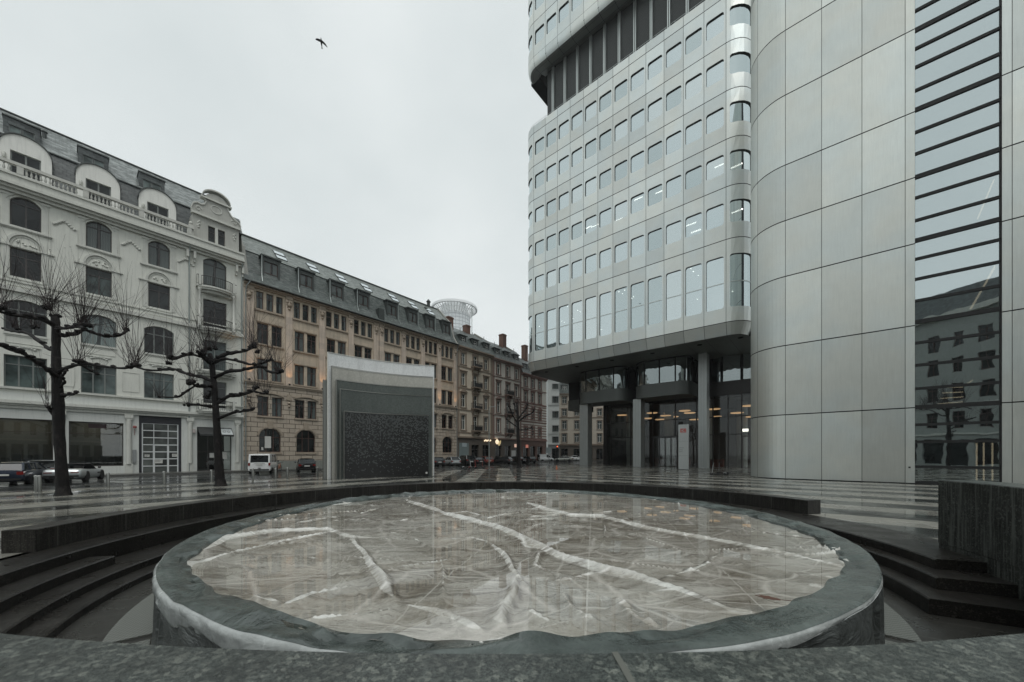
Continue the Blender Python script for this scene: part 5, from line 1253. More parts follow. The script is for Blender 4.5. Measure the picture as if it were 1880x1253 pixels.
# lit shop signs on the ground floors
b=MB(); 
for i in range(6): b.lathe([(0,-.05),(.16,-.04),(.17,.04)],8,(44.7+.34*i,-.3,4.45+.12*(i%2)),axis='y')
b.build('lit_lettering',LIGHTY2,h1,ox=O1)
b=MB(); b.lathe([(0,-.16),(.4,-.12),(.5,0),(.4,.12),(0,.16)],14,(47.7,-.9,4.3),axis='y'); b.tube([(47.7,-.9,4.8),(47.7,-.9,5.05),(47.7,0,5.05)],.03,4); b.build('round_lamp_sign',LIGHTY2,h2,ox=O2)
b=MB(); b.xz([(48.6,4.7),(49.2,4.4),(49.8,4.7),(49.7,4.0),(49.2,3.5),(48.7,4.0)],-.12,-.06); b.build('emblem',emis('dim_yellow',(.9,.7,.35),.45),h2,ox=O2)
b=MB(); b.box(54.2,55.4,-.35,-.1,3.3,4.0); b.build('lit_box_sign',emis('pinkish_light',(1.,.65,.5),.45),h2,ox=O2)
b=MB(); b.box(57.4,58.2,-.9,-.75,3.2,3.9); b.build('lit_box_sign',emis('red_light',(1.,.35,.25),.28),h3,ox=O3)
b=MB(); b.box(53.2,54.6,-.16,-.06,.3,2.6); b.build('white_shutter',WHITE,h2,ox=O2)
# ------------------------------------------------------------------ houses across the end of the street
def far_house(name,X0,X1,Y,eave,colr,rows,cx,label,roof=True,ww=.6,frame=None,trim=(.15,.11,.085),roofh=4.,az=0.,base=(.09,.075,.06)):
    h=empty(name,(X0,Y,0),az,label,'building'); w=X1-X0
    M_=plain(name+'_'+str(int(X0))+'_plaster',colr,.8,var=.1,streak=True); T_=plain(name+'_'+str(int(X0))+'_trim',trim,.8); G_=plain(name+'_'+str(int(X0))+'_base',base,.7)
    ops=[(c-ww,c+ww,zb,zt,0) for zb,zt in rows for c in cx]
    b=MB(); facade(b,0,w,4.6,eave,ops,0,.2); facade(b,0,w,0,4.6,[(c-1.,c+1.,.1,3.4,0) for c in cx],0,.3,1,1); b.box(.01,w-.01,.5,12,0,eave-.05); b.poly((0,0,0),(0,12,0),(0,12,eave),(0,0,eave)); b.build('wall',[M_,G_],h)
    for zb,zt in rows:
        for c in cx: window(h,c,zb,2*ww,zt-zb,.16,0,2,.66,frame or FRAME_W,P_CURT,.08)
    f=MB(); g=MB()
    for c in cx: f.box(c-.05,c+.05,.2,.26,.1,3.4); g.poly((c-1,.25,.1),(c+1,.25,.1),(c+1,.25,3.4),(c-1,.25,3.4))
    d=f.build('shop_window',FRAME_D,h); g.build('pane',P_DARK,d,fix=False)
    b=MB()
    for zb,zt in rows:
        for c in cx: b.box(c-ww-.2,c+ww+.2,-.12,.01,zb-.25,zb-.03); b.box(c-ww-.2,c-ww,-.06,.01,zb,zt); b.box(c+ww,c+ww+.2,-.06,.01,zb,zt); b.box(c-ww-.2,c+ww+.2,-.09,.01,zt,zt+.25)
    for zb,zt in rows[1::2]: b.box(.02,w-.02,-.15,.011,zb-.7,zb-.5)
    b.box(0,w,-.4,.05,eave-.3,eave); b.box(.01,w-.01,-.3,.05,4.4,4.75); b.build('moulding',T_,h,fix=False)
    if roof:
        b=MB(); b.yz([(-.4,eave),(.8,eave+roofh),(6,eave+roofh+1.),(12,eave)],0,w); b.build('roof',SLATE_G,h)
        for c in cx[::2]:
            b=MB(); b.box(c-.9,c+.9,-.05,2.,eave+.6,eave+2.6); b.box(c-1.,c+1.,-.15,2.2,eave+2.6,eave+2.75); d=b.build('dormer',DZINC,h); window(d,c,eave+.85,1.1,1.5,-.07,0,2,.66,FRAME_W,P_CURT,.08)
    return h
far_house('modern_house',10.3,13.6,105,24.,(.58,.60,.58),((20.5,22),(16.5,18.4),(12.2,14.1),(8.2,10),(5,6.8)),(2.2,),'narrow white modern house squeezed beside the far end of the tenement row',False,.9,FRAME_D,(.45,.46,.45),base=(.3,.3,.3))
far_house('corner_house',13.9,31.5,112,20.3,(.46,.41,.34),((17.3,19.3),(13.6,15.6),(9.4,12),(5.4,8.)),(2.2,6.0,9.8,13.,16.),'beige corner house with dark green mansard roof across the end of the street',True,.7,None,(.16,.12,.09),4.5)
far_house('dark_house',32.,52,115,22,(.20,.17,.14),((17,19.4),(13,15.4),(9,11.6),(5,7.6)),(2.5,6.5,10.5,14.5,18.),'brown stone house with wide bay windows seen between the tower columns',True,1.2,None,(.26,.22,.17),3.)
# cream block opposite, behind the camera: seen mirrored in the stair glazing
ob=empty('plaza_house',(-30,-24,0),0,'pale stucco house on the near side of the plaza, mirrored in the stair glazing','building')
xs_=[2.2+3.1*i for i in range(22)]; rows_=((6,8.6),(10.3,12.8),(14.5,17),(18.6,21))
b=MB(); ops=[(c-.72,c+.72,a,e,0) for a,e in rows_ for c in xs_]
V=[]; facade(b,0,68,4.8,24.2,ops,0,.25); facade(b,0,68,0,4.8,[(c-1.2,c+1.2,.3,4.,0) for c in xs_],0,.3); b.box(.1,67.9,.6,12,0,24)
b.v=[(x,-y if True else y,z) for x,y,z in b.v]
b.v=[(x,y if y<=0 else y,z) for x,y,z in b.v]
wl_=b.build('wall',plain('grey_stucco',(.34,.36,.34),.8,var=.12,streak=True),ob)
for a,e in rows_:
    for c in xs_:
        o=window(ob,c,a,1.44,e-a,-.2,0,2,.7,FRAME_B,P_DARK,.09); o.rotation_euler=(0,0,PI)
g=MB()
for c in xs_: g.poly((c-1.2,-.28,.3),(c+1.2,-.28,.3),(c+1.2,-.28,4),(c-1.2,-.28,4))
g.build('shop_pane',P_DARK,ob,fix=False)
b=MB()
for z0,z1,p in ((4.8,5.1,.2),(9.4,9.6,.12),(23.4,24.3,.6)): b.box(0,68,-.02,p,z0,z1)
b.build('cornice',CREAM_T,ob)
b=MB(); b.yz([(.3,24.3),(-1.5,28.),(-6,29.5),(-11,24.3)],0,68); b.build('roof',SLATE_D,ob)
# distant round tower with a crown of ribs, its fade into haze put into pale colours
X,Y,Z_=at(834.5,600,430)
rt2=empty('round_tower',(X,Y,-7.5),0,'distant round glass tower with a fan shaped crown fading into the haze','tower')
b=MB(); b.lathe([(18.3,0),(18.3,172)],40); b.build('shaft',plain('tower_shaft',(.72,.74,.75),.5,.2,.05,.05),rt2)
b=MB()
for z in range(60,171,4): b.lathe([(18.33,z),(18.45,z),(18.45,z+.9),(18.33,z+.9)],40,cap=False)
for k in range(28):
    a=2*PI*k/28; b.tube([(18.4*math.cos(a),18.4*math.sin(a),60),(18.4*math.cos(a),18.4*math.sin(a),172)],.25,4)
b.build('facade_grid',plain('tower_grid',(.50,.52,.53),.5),rt2)
b=MB(); b.lathe([(17.5,162),(17.7,162),(17.7,171)],40,cap=False); b.build('dark_storey',plain('tower_dark',(.16,.18,.19),.5),rt2)
b=MB()
for k in range(44):
    a=2*PI*k/44; c,s=math.cos(a),math.sin(a); b.tube([(18*c,18*s,170),(22*c,22*s,176),(26*c,26*s,179.2)],[.7,.65,.6],4)
b.lathe([(24.9,178.2),(26.8,178.2),(26.8,180.8),(24.9,180.8),(24.9,178.2)],44,cap=False); b.lathe([(21.5,175.2),(22.2,175.2),(22.2,176),(21.5,176)],44,cap=False)
b.build('crown',plain('crown_white',(.82,.83,.83),.5),rt2)
b=MB(); b.lathe([(15.5,170),(15.5,182.)],40); b.prism([(-6,-14),(14,-12),(14,-2),(-6,-2)],182,184.5); b.build('plant_room',plain('plant_room',(.6,.62,.62),.5),rt2)
# ------------------------------------------------------------------ nested sculpture
so_=empty('nested_sculpture',(-10.5,30.2,0),0,'sculpture of nested curved slabs, black mosaic in front rising to pale silver behind','sculpture')
def slab_mat(name,col,cell,var):
    m,nt=mat(name); n=N(nt); o=n.pos(); 
    q=n('ShaderNodeVectorMath',{0:n.scale(o,cell,cell,cell,.3)},operation='FLOOR').outputs[0]
    w=n('ShaderNodeTexWhiteNoise',{0:q}).outputs[0]
    g=n.noise(n.scale(o,1.,1.,.22),1.6,5,.7)
    c=n.mix(w,mul(col,1-var),mul(col,1+var)); c=n.mix(n.ramp(g,(.45,0.),(.75,.5)),c,mul(col,.55))
    n.out(n.bsdf(base=c,rough=.55,normal=n.bump(w,.25,.01))); return m
m,nt=mat('black_mosaic'); n=N(nt); o=n.pos(); sp=n('ShaderNodeSeparateXYZ',{0:o})
al=n.math('ADD',n.math('MULTIPLY',sp.outputs[0],.86),n.math('MULTIPLY',sp.outputs[1],.5))
cv=n('ShaderNodeCombineXYZ',{0:n.math('FLOOR',n.math('MULTIPLY',al,12.)),1:n.math('FLOOR',n.math('MULTIPLY',sp.outputs[2],12.))}).outputs[0]
w=n('ShaderNodeTexWhiteNoise',{0:cv}).outputs[0]
thr=n.math('MULTIPLY_ADD',sp.outputs[2],-.105,.98)
k=n.math('GREATER_THAN',w,thr)
c=n.mix(k,n.mix(w,(.005,.005,.005),(.013,.013,.013)),(.058,.064,.063))
n.out(n.bsdf(base=c,rough=.45)); MOS=m
SL=[( -14.36,27.8,-7.25,32.3,7.55,plain('slab_grey',(.26,.27,.255),.55,.2,.2,1.5,streak=True)),
    (-14.02,27.8,-6.87,32.2,9.68,slab_mat('slab_silver',(.70,.72,.72),14,.08)),
    (-13.73,27.8,-6.90,31.9,8.62,slab_mat('slab_stone',(.42,.415,.375),14,.10)),
    (-13.36,27.8,-6.93,31.6,7.60,slab_mat('slab_dark_green',(.085,.10,.092),16,.25)),
    (-13.08,27.8,-6.96,31.3,6.88,slab_mat('slab_green',(.078,.092,.085),16,.25)),
    (-12.78,27.8,-7.06,30.9,5.18,MOS)]
for xl,yl,xr,yr,zt,mm in SL:
    a=Vector((xl,yl,0)); c=Vector((xr,yr,0)); d=(c-a); L_=d.length; d.normalize(); nn=Vector((-d.y,d.x,0)); b=MB(); K=24; th_=.20
    P=[a+d*(L_*i/K)+nn*(.62*(1-((i/K-.5)*2)**2)) for i in range(K+1)]
    fr_=[(p.x,p.y) for p in P]; bk_=[((p+nn*th_).x,(p+nn*th_).y) for p in P]
    for i in range(K):
        A,B_,C_,D_=fr_[i],fr_[i+1],bk_[i+1],bk_[i]
        b.poly((*A,0),(*B_,0),(*B_,zt-.04),(*A,zt-.04)); b.poly((*D_,0),(*C_,0),(*C_,zt),(*D_,zt)); b.poly((*A,zt-.04),(*B_,zt-.04),(*C_,zt),(*D_,zt))
    for i in (0,K): b.poly((*fr_[i],0),(*bk_[i],0),(*bk_[i],zt),(*fr_[i],zt-.04))
    q=b.build('slab',mm,so_,Vector((10.5,-30.2,0)))
    e=MB(); tw_=.10
    e.tube([(p.x-nn.x*.015,p.y-nn.y*.015,zt) for p in P],.035,4); e.tube([(a.x-d.x*.01,a.y-.02,0),(a.x-d.x*.01,a.y-.02,zt)],.045,5)
    e.build('edge_bead',FRAME_W if zt>9 else STEEL,q)
b=MB(); b.box(-7.25,-7.1,30.62,30.68,.25,.40); b.build('plaque',WHITE,so_,Vector((10.5,-30.2,0)))
# ------------------------------------------------------------------ pollarded trees
def bark(name,a,bcol):
    m,nt=mat(name); n=N(nt); o=n.obj(); f=n.noise(n.scale(o,1.,1.,.5),5.,6,.7); g=n.noise(o,22.,4)
    c=n.mix(n.ramp(f,(.50,0.),(.66,1.)),a,bcol); c=n.mix(n.ramp(g,(.6,0.),(.75,.5)),c,mul(bcol,1.6))
    n.out(n.bsdf(base=c,rough=.6,spec=.22,normal=n.bump(n.noise(n.scale(o,1.,1.,.3),16.,5,.7),1.,.04))); return m
BARK=bark('wet_bark',(.006,.005,.005),(.026,.022,.020)); TWIG=plain('twig_bark',(.022,.013,.013),.7)
def smooth(pts,k=4):
    P=[Vector(p) for p in pts]; out=[]
    for i in range(len(P)-1):
        p0=P[max(i-1,0)];p1=P[i];p2=P[i+1];p3=P[min(i+2,len(P)-1)]
        for j in range(k):
            t=j/k; out.append(.5*((2*p1)+(p2-p0)*t+(2*p0-5*p1+4*p2-p3)*t*t+(3*p1-p0-3*p2+p3)*t**3))
    return out+[P[-1]]
def tree(label,Y0,trunk,branches,knobs,seed,group=None,tw=1.,base=None,name='pollarded_tree'):
    r=random.Random(seed); bx,by=trunk[0][0],None
    def P(px,py,dy=0.): x,y,z=at(px,py,Y0+dy); return Vector((x,y,z))
    q_=1/math.sqrt(1+((trunk[0][0]-CX)/F)**2)
    b0=P(*trunk[0][:2]); root=Vector((b0.x,b0.y,0))
    t=empty(name,root,0,label,'tree',group)
    m=MB(); tp=[P(px,py)-root for px,py,_ in trunk]; tp[0].z=-.05
    sp_=smooth(tp,4); rad=[]
    rs=[w*.95*q_*Y0/F for _,_,w in trunk]
    for i in range(len(rs)-1):
        for j in range(4): rad.append((rs[i]+(rs[i+1]-rs[i])*j/4)*r.uniform(.95,1.07))
    rad.append(rs[-1]); m.tube(sp_,rad,12); m.lathe([(rs[0]*1.35,-.05),(rs[0]*1.12,.12),(rs[0]*.9,.4)],12,(tp[0].x,tp[0].y,0))
    m.build('trunk',BARK,t)
    cl=[]
    for br in branches:
        pts,r0,r1,dy=br; q=[]
        for i,(px,py) in enumerate(pts): q.append(P(px,py,dy*i/(len(pts)-1))-root)
        s=smooth(q,4); n_=len(s); b=MB()
        b.tube([p+Vector((r.uniform(-1,1),r.uniform(-1,1),r.uniform(-1,1)))*.022 for p in s],[(r0+(r1-r0)*(i/(n_-1)))*.85*q_*Y0/F*r.uniform(.75,1.25) for i in range(n_)],8)
        for i in range(2,n_,3):
            if r.random()<.6: b.lathe([(0,-.05),(r1*1.3*Y0/F,-.02),(r1*1.2*Y0/F,.05),(0,.09)],7,tuple(s[i]+Vector((0,0,r1*.6*Y0/F))))
        cl.append(b); b.build('limb',BARK,t)
    kb=MB(); tg=MB()
    for (px,py,dy,sz,nt_,ln) in knobs:
        c=P(px,py,dy)-root; R=sz*.85*q_*Y0/F
        for i in range(7):
            d=Vector((r.uniform(-1,1)*1.3,r.uniform(-1,1),r.uniform(-.4,.6)))*R*.8; q=r.uniform(.35,.7)*R
            kb.lathe([(0,-q),(q*.8,-q*.6),(q,0),(q*.75,q*.6),(0,q)],6,tuple(c+d))
        for i in range(int(nt_*tw*1.4)):
            a=r.uniform(0,2*PI); el=abs(r.gauss(0,.62)); el=min(el,1.75)
            d=Vector((math.cos(a)*math.sin(el),math.sin(a)*math.sin(el),math.cos(el)))
            L_=ln*1.12*Y0/F*r.uniform(.45,1.25)*(1. if el<.9 else .7)
            p=c+Vector((r.uniform(-1,1),r.uniform(-1,1),r.uniform(-.2,.5)))*R; pts=[p]
            bend=Vector((r.uniform(-1,1),r.uniform(-1,1),.35+el*.5))*.10
            for k in range(4): d=(d+bend).normalized(); p=p+d*L_/4; pts.append(p)
            w=.0095*r.uniform(.7,1.3)*max(1.,Y0/24); tg.tube(pts,[w,w*.85,w*.7,w*.5,w*.3],3,cap=False)
            if r.random()<.35:
                p=pts[2]; d2=(d+Vector((r.uniform(-1,1),r.uniform(-1,1),.2))*.6).normalized(); tg.tube([p,p+d2*L_*.22,p+(d2+Vector((0,0,.25)))*L_*.4],[w*.6,w*.45,w*.25],3,cap=False)
            if r.random()<.12:
                q=.02; kb.lathe([(0,-q),(q,0),(0,q)],5,tuple(pts[-1]))
    kb.build('knobbly_heads',BARK,t); tg.build('twigs',TWIG,t,fix=False)
    return t
T1=tree('big dark pollarded plane tree at the left edge, beside the silver convertible',17.,
 [(116,910,15.5),(113,862,13),(109,800,12),(107,742,13),(104,690,11),(103,650,9.5),(103,605,9.5),(101,582,9)],
 [([(101,600),(83,588),(52,583),(10,576),(-25,566)],8,5,-1.6),([(103,640),(92,642),(79,632),(62,619),(48,611),(21,608),(6,603)],6,4,1.6),
  ([(106,694),(93,684),(73,669),(52,655),(41,648),(21,642),(0,634),(-30,622)],8,4.5,-2.4),([(103,616),(122,616),(143,611),(158,606),(176,613),(197,618),(220,616),(234,608)],6.5,4,1.4),
  ([(103,606),(120,603),(141,600),(156,603)],5,4,-1.3),([(106,684),(129,674),(156,668),(187,673),(228,677),(250,672)],6,3,-1.8),
  ([(150,670),(165,680),(178,688)],3.5,2.5,.5),([(110,728),(124,726),(140,722)],5,3,-.3),([(110,712),(118,700),(115,690),(122,680)],4,4,-.8),([(104,770),(92,752),(88,748)],5,4,-.3)],
 [(88,566,0.,11,34,105),(4,566,-1.4,12,26,95),(30,604,1.4,9,22,55),(62,602,1.2,9,22,55),(154,598,.6,15,54,100),(230,606,1.4,9,20,110),(213,614,1.2,7,8,55),(145,664,-1.,10,18,85),(238,674,-1.7,9,14,80),(250,671,-1.8,8,16,85),(178,688,.5,5,6,35),(100,580,0,10,18,70),(88,748,-.3,6,9,80)],3,'plane trees on the plaza')
T2=tree('slimmer dark pollarded plane tree standing in front of the balcony bay',21.8,
 [(405,892,11),(401,840,8.5),(399,796,7.8),(396,750,7),(394,715,6),(391,690,6),(389,668,5.5),(385,650,5)],
 [([(390,664),(414,651),(435,647),(452,644),(464,636)],5,3.5,1.5),([(390,668),(409,660),(433,662),(457,669),(476,669),(496,662)],4,2.5,-1.6),
  ([(393,694),(418,683),(450,679),(478,674),(493,682),(513,685)],4.5,3,-2.0),([(396,742),(420,728),(444,725),(463,718),(470,712)],5.5,4,1.4),([(463,718),(478,722),(488,722)],3.5,3,.6),
  ([(400,770),(429,758),(450,755),(463,752)],4,3,-1.2),([(390,672),(375,658),(366,651)],4.5,4,-.9),([(388,660),(345,651),(321,659),(312,658)],3.5,3,-1.8),
  ([(393,702),(371,692),(347,688),(323,679),(300,679),(271,680),(250,674)],5,3,1.9),([(394,712),(377,710),(362,710),(353,703)],3.5,3.5,-1.),([(358,708),(340,721),(323,729),(291,729)],3.2,2.,-.7),
  ([(396,748),(371,745),(345,743)],3.5,2.5,-1.3),([(392,716),(384,728),(378,731)],3.5,3.5,.5)],
 [(372,648,-.9,9,30,70),(382,642,0,8,24,75),(352,651,-1.2,7,16,55),(313,657,-1.8,8,14,60),(309,667,1.,8,14,55),(252,673,1.9,9,16,70),(466,635,1.5,11,30,80),(474,646,1.5,7,8,40),(495,661,-1.6,6,16,60),(513,684,-2.,8,20,65),(478,673,-1.5,6,10,50),(353,703,-1.,10,20,55),(470,711,1.5,7,12,50),(488,721,1.6,8,14,55),(345,743,-1.3,7,12,45),(378,730,.5,6,8,40),(463,752,-1.2,6,8,40),(291,729,-1.4,4,8,50),(395,640,0,6,16,70)],4,'plane trees on the plaza')
T3=tree('small bare street tree in front of the tenement row, far across the plaza',48.4,
 [(953,860,4.6),(952,835,3.6),(951,800,3.2),(951,778,2.6),(950,755,2.2),(949,742,1.6)],
 [([(951,770),(960,758),(966,750),(968,744)],1.8,1.1,.8),([(951,778),(942,764),(937,752),(935,746)],1.8,1.1,-.8),([(951,775),(965,764),(975,760),(980,754)],1.7,1.,-1.),([(951,790),(966,789),(976,786)],1.4,.9,.6),([(951,785),(940,778),(930,770)],1.4,.9,.5),([(951,765),(946,752),(944,742)],1.5,1,.4)],
 [(968,744,.8,2.2,9,14),(935,747,-.8,2.2,8,12),(980,754,-1.,2.2,8,12),(976,786,.6,1.8,6,10),(930,770,.5,2,7,12),(949,741,0,2.2,8,14),(944,742,.4,2,6,12),(966,750,.7,2,6,12)],5)
for bt,s in ((T3,1.),): pass
for i,(x,y,rz,lab) in enumerate(((8.,-9.,.8,'bare pollarded tree on the near side of the plaza, mirrored in the stair glazing'),)):
    c=copy_tree(T1); c.location=(x,y,0); c.rotation_euler=(0,0,rz); c['label']=lab
    if 'group' in c: del c['group']
# ------------------------------------------------------------------ bollards
def bollard_proto(label,h,r):
    o=empty('bollard',(0,0,0),0,label,'bollard','steel bollards along the plaza edge')
    b=MB(); b.lathe([(r*.94,0),(r*.94,h-.02),(r*.8,h)],14); b.build('post',STEEL,o)
    k=MB(); k.box(-r*.15,r*.15,-r*1.0,-r*.9,.05,h-.08); k.build('groove',JOINT,o); return o
first=None
BP=[(72,905,.92,'steel bollard standing in front of the gap between the dark blue car and the convertible'),(66,904,.92,'steel bollard half hidden behind another one by the dark blue car'),(198,896,.84,'steel bollard just in front of the nose of the silver convertible'),(301,891.5,.84,'steel bollard in front of the gridded garage door'),(388,886.3,.84,'steel bollard beside the trunk of the slimmer plane tree'),(464,882,.84,'steel bollard in front of the white van'),(506,880,.84,'steel bollard at the right rear corner of the white van'),(527.7,878.7,.84,'steel bollard between the white van and the black hatchback'),(583,877,.84,'steel bollard at the right edge of the black hatchback')]
for i,(px,py,h,lab) in enumerate(BP):
    x,y=gp(px,py)
    if first is None: first=bollard_proto(lab,.86,.078); o=first
    else: o=copy_tree(first)
    o.location=(x,y,0); o['label']=lab
thin=None
for i,(px,py) in enumerate(((957,856),(971.6,855),(977,854.5),(993.6,853.5),(1008.6,853),(1022,852.5),(1036,852),(1046,851.5),(1058,851))):
    x,y=gp(px,py); o=copy_tree(first); o.location=(x,y,0); o.scale=(.62,.62,1.15); o['label']='thin dark post in the far row of posts before the street crossing'; o['group']='posts before the street crossing'; o.name='street_post'; o['category']='post'
    for ch in o.children: 
        if ch.name.startswith('post'): ch.data=ch.data.copy() if thin is None else thin; thin=ch.data; ch.data.materials[0]=DZINC
# ------------------------------------------------------------------ vehicles
TYRE=plain('tyre_rubber',(.012,.012,.012),.7); RIMM=plain('alloy_rim',(.42,.43,.43),.3,.8,.1,5.)
CARG=pane('car_glass',(.012,.014,.015),.03); TAIL=plain('tail_light_red',(.16,.010,.008),.2); PLATE=plain('number_plate',(.55,.55,.52),.4); BLK=plain('black_plastic',(.014,.014,.014),.5)
HEADL=plain('head_light',(.45,.47,.47),.15)
CP={}
def paint(name,col,metal=.3):
    if name not in CP:
        m,nt=mat(name); n=N(nt); o=n.obj(); f=n.noise(o,3.,4)
        n.out(n.bsdf(base=n.mix(f,mul(col,.85),mul(col,1.1)),rough=.28,metal=metal,coat=.7)); CP[name]=m
    return CP[name]
SH={ # length, width, height, hood/belt profile stations (x,zlow,ztop,halfwidth), cabin (rear base, rear top, front top, front base), wheel x, wheel radius
 'hatch':(4.05,1.74,1.46,[(-2.0,.42,.70,.70),(-1.95,.28,.92,.80),(-1.6,.22,.98,.87),(0,.20,.97,.87),(.75,.20,.96,.87),(1.35,.22,.86,.84),(1.85,.26,.70,.76),(2.02,.36,.56,.62)],(-1.93,-1.35,.15,.95),(-1.22,1.28),.31),
 'estate':(4.6,1.76,1.45,[(-2.28,.42,.72,.70),(-2.22,.28,.94,.82),(-1.8,.22,.98,.88),(0,.20,.96,.88),(.9,.20,.95,.87),(1.6,.22,.84,.84),(2.15,.26,.70,.76),(2.3,.36,.56,.62)],(-2.2,-1.85,.2,1.1),(-1.3,1.4),.32),
 'sedan':(4.6,1.78,1.43,[(-2.28,.42,.78,.70),(-2.2,.28,.95,.82),(-1.5,.22,.98,.88),(0,.20,.96,.88),(.9,.20,.94,.87),(1.6,.22,.84,.84),(2.15,.26,.70,.76),(2.3,.36,.56,.62)],(-1.65,-.95,.2,1.1),(-1.35,1.4),.32),
 'suv':(4.6,1.88,1.70,[(-2.25,.5,.85,.78),(-2.2,.34,1.08,.88),(-1.8,.28,1.14,.94),(0,.26,1.12,.94),(.9,.26,1.10,.93),(1.6,.28,1.02,.90),(2.15,.32,.86,.82),(2.3,.42,.66,.68)],(-2.18,-1.85,.15,1.0),(-1.32,1.4),.37),
 'van':(4.9,1.9,1.97,[(-2.42,.45,.95,.84),(-2.40,.30,1.12,.93),(-2.0,.26,1.14,.95),(0,.24,1.13,.95),(1.3,.24,1.12,.94),(1.95,.26,1.02,.90),(2.3,.30,.88,.84),(2.46,.42,.66,.7)],(-2.38,-2.22,1.0,1.75),(-1.55,1.45),.33),
 'panel':(4.2,1.8,1.83,[(-2.08,.45,.95,.80),(-2.05,.30,1.05,.88),(-1.7,.24,1.07,.90),(0,.22,1.06,.90),(.9,.22,1.05,.89),(1.5,.24,.96,.86),(1.95,.28,.78,.78),(2.1,.38,.6,.64)],(-2.04,-1.95,.5,1.25),(-1.3,1.25),.31),
 'roadster':(4.5,1.94,1.26,[(-2.22,.46,.74,.78),(-2.12,.30,.88,.90),(-1.6,.20,.94,.97),(-.6,.17,.86,.95),(.4,.17,.84,.94),(1.2,.18,.86,.95),(1.85,.20,.74,.90),(2.2,.26,.58,.78),(2.3,.34,.48,.62)],None,(-1.28,1.38),.345)}
def car(name,label,kind,col,loc,az,group='cars parked along the street',cat='car',metal=.3,zlift=-.06,plate=True):
    L_,W_,H_,stn,cab,wx,wrd=SH[kind]; pm_=paint(name+'_paint_'+'_'.join(str(int(c*1000)) for c in col),col,metal)
    root=empty(name,(loc[0],loc[1],zlift),PI/2-az,label,cat,group)
    b=MB(); rows=[]
    for x,zl,zt,hw in stn:
        sec=[(0,zl),(hw*.78,zl),(hw*.95,zl+.06),(hw,zl+(zt-zl)*.38),(hw*.985,zl+(zt-zl)*.72),(hw*.93,zt-.035),(hw*.82,zt),(hw*.4,zt+.02),(0,zt+.025)]
        rows.append([(x,y,z) for y,z in sec]+[(x,-y,z) for y,z in sec[-2:0:-1]])
    # resample for smoothness
    R2=[]
    for i in range(len(rows)-1):
        for j in range(3): t=j/3; t=t*t*(3-2*t)*.5+t*.5; R2.append([tuple(rows[i][k][q]*(1-t)+rows[i+1][k][q]*t for q in range(3)) for k in range(len(rows[0]))])
    R2.append(rows[-1]); b.grid(R2,close=True); b.poly(*R2[0]); b.poly(*R2[-1])
    body=b.build('body',pm_,root)
    hw=max(s[3] for s in stn); belt=stn[3][2]
    if cab:
        rb,rt3,ft,fb=cab; wb=hw*.93; wt=hw*.76 if kind not in('van','panel') else hw*.86; zr=H_-.05
        zb=belt-.03
        g=MB(); V=[(rb,-wb*.95,zb),(rb,wb*.95,zb),(fb,wb*.94,zb),(fb,-wb*.94,zb),(rt3,-wt,zr),(rt3,wt,zr),(ft,wt,zr),(ft,-wt,zr)]
        g.add(V,[(0,1,5,4),(1,2,6,5),(2,3,7,6),(3,0,4,7)]); g.build('glasshouse',CARG,root,fix=True)
        r_=MB(); rr_=[]
        for x,k,dz in ((rt3-.05,.92,-.02),(rt3+.1,1.,.02),((rt3+ft)/2,1.02,.05),(ft-.12,1.,.02),(ft+.04,.94,-.02)):
            rr_.append([(x,-wt*1.03*k,zr-.02),(x,-wt*.9*k,zr+.03+dz*.6),(x,0,zr+.04+dz),(x,wt*.9*k,zr+.03+dz*.6),(x,wt*1.03*k,zr-.02)])
        r_.grid(rr_)
        def ed(p,q,w): r_.tube([p,q],w,5)
        for s in (-1,1):
            ed((rb,s*wb*.95,zb),(rt3,s*wt,zr),.055); ed((fb,s*wb*.94,zb),(ft,s*wt,zr),.045); ed((rt3,s*wt,zr),(ft,s*wt,zr),.035)
            xm=(rb*.35+fb*.65+ .0)-.25; ed((xm,s*wb*.945,zb),(xm-.05,s*wt*1.0,zr),.035)
            if kind in('estate','suv','van','panel'): xq=rb*.72+fb*.28; ed((xq,s*wb*.95,zb),(xq,s*wt,zr),.05)
            if kind=='panel': r_.add([(rb+.02,s*(wb*.955),zb),(xm-.02,s*(wb*.955),zb),(xm-.06,s*(wt+.012),zr),(rt3+.02,s*(wt+.012),zr)],[(0,1,2,3)])
        if kind=='van':
            for s in (-1,1): ed((rb-.012,s*wb*.90,zb),(rt3-.012,s*wt*.95,zr),.07)
            ed((rt3-.03,-wt*.95,zr-.06),(rt3-.03,wt*.95,zr-.06),.06)
        r_.build('roof',pm_,root)
        m_=MB()
        for s in (-1,1): m_.lathe([(0,-.09),(.07,-.06),(.09,0),(.06,.08),(0,.1)],8,(fb-.35,s*(hw+.10),belt+.08),axis='y')
        m_.build('mirror',BLK,root)
    else:
        c=MB(); c.prism([(-.9,-.62),(.45,-.62),(.45,.62),(-.9,.62)],.80,.895); c.box(-.75,-.55,-.55,-.12,.8,1.12); c.box(-.75,-.55,.12,.55,.8,1.12); c.box(-1.6,-.85,-.62,.62,.90,.935); c.build('cockpit',BLK,root)
        w=MB(); w.add([(.95,-.72,.86),(.95,.72,.86),(.42,.60,1.24),(.42,-.60,1.24)],[(0,1,2,3)]); w.build('windscreen',CARG,root,fix=False)
        f_=MB(); f_.tube([(.95,-.73,.86),(.42,-.61,1.245),(.40,0,1.26),(.42,.61,1.245),(.95,.73,.86)],.03,6); 
        for s in (-1,1): f_.lathe([(0,-.09),(.07,-.06),(.09,0),(.06,.08),(0,.1)],8,(.55,s*1.03,.98),axis='y')
        f_.build('windscreen_frame',BLK,root)
        v=MB()
        for s in (-1,1): v.box(.55,.95,s*.945-.012,s*.945+.012,.52,.62)
        v.box(-2.235,-2.1,-.55,.55,.3,.42); v.build('vent',BLK,root)
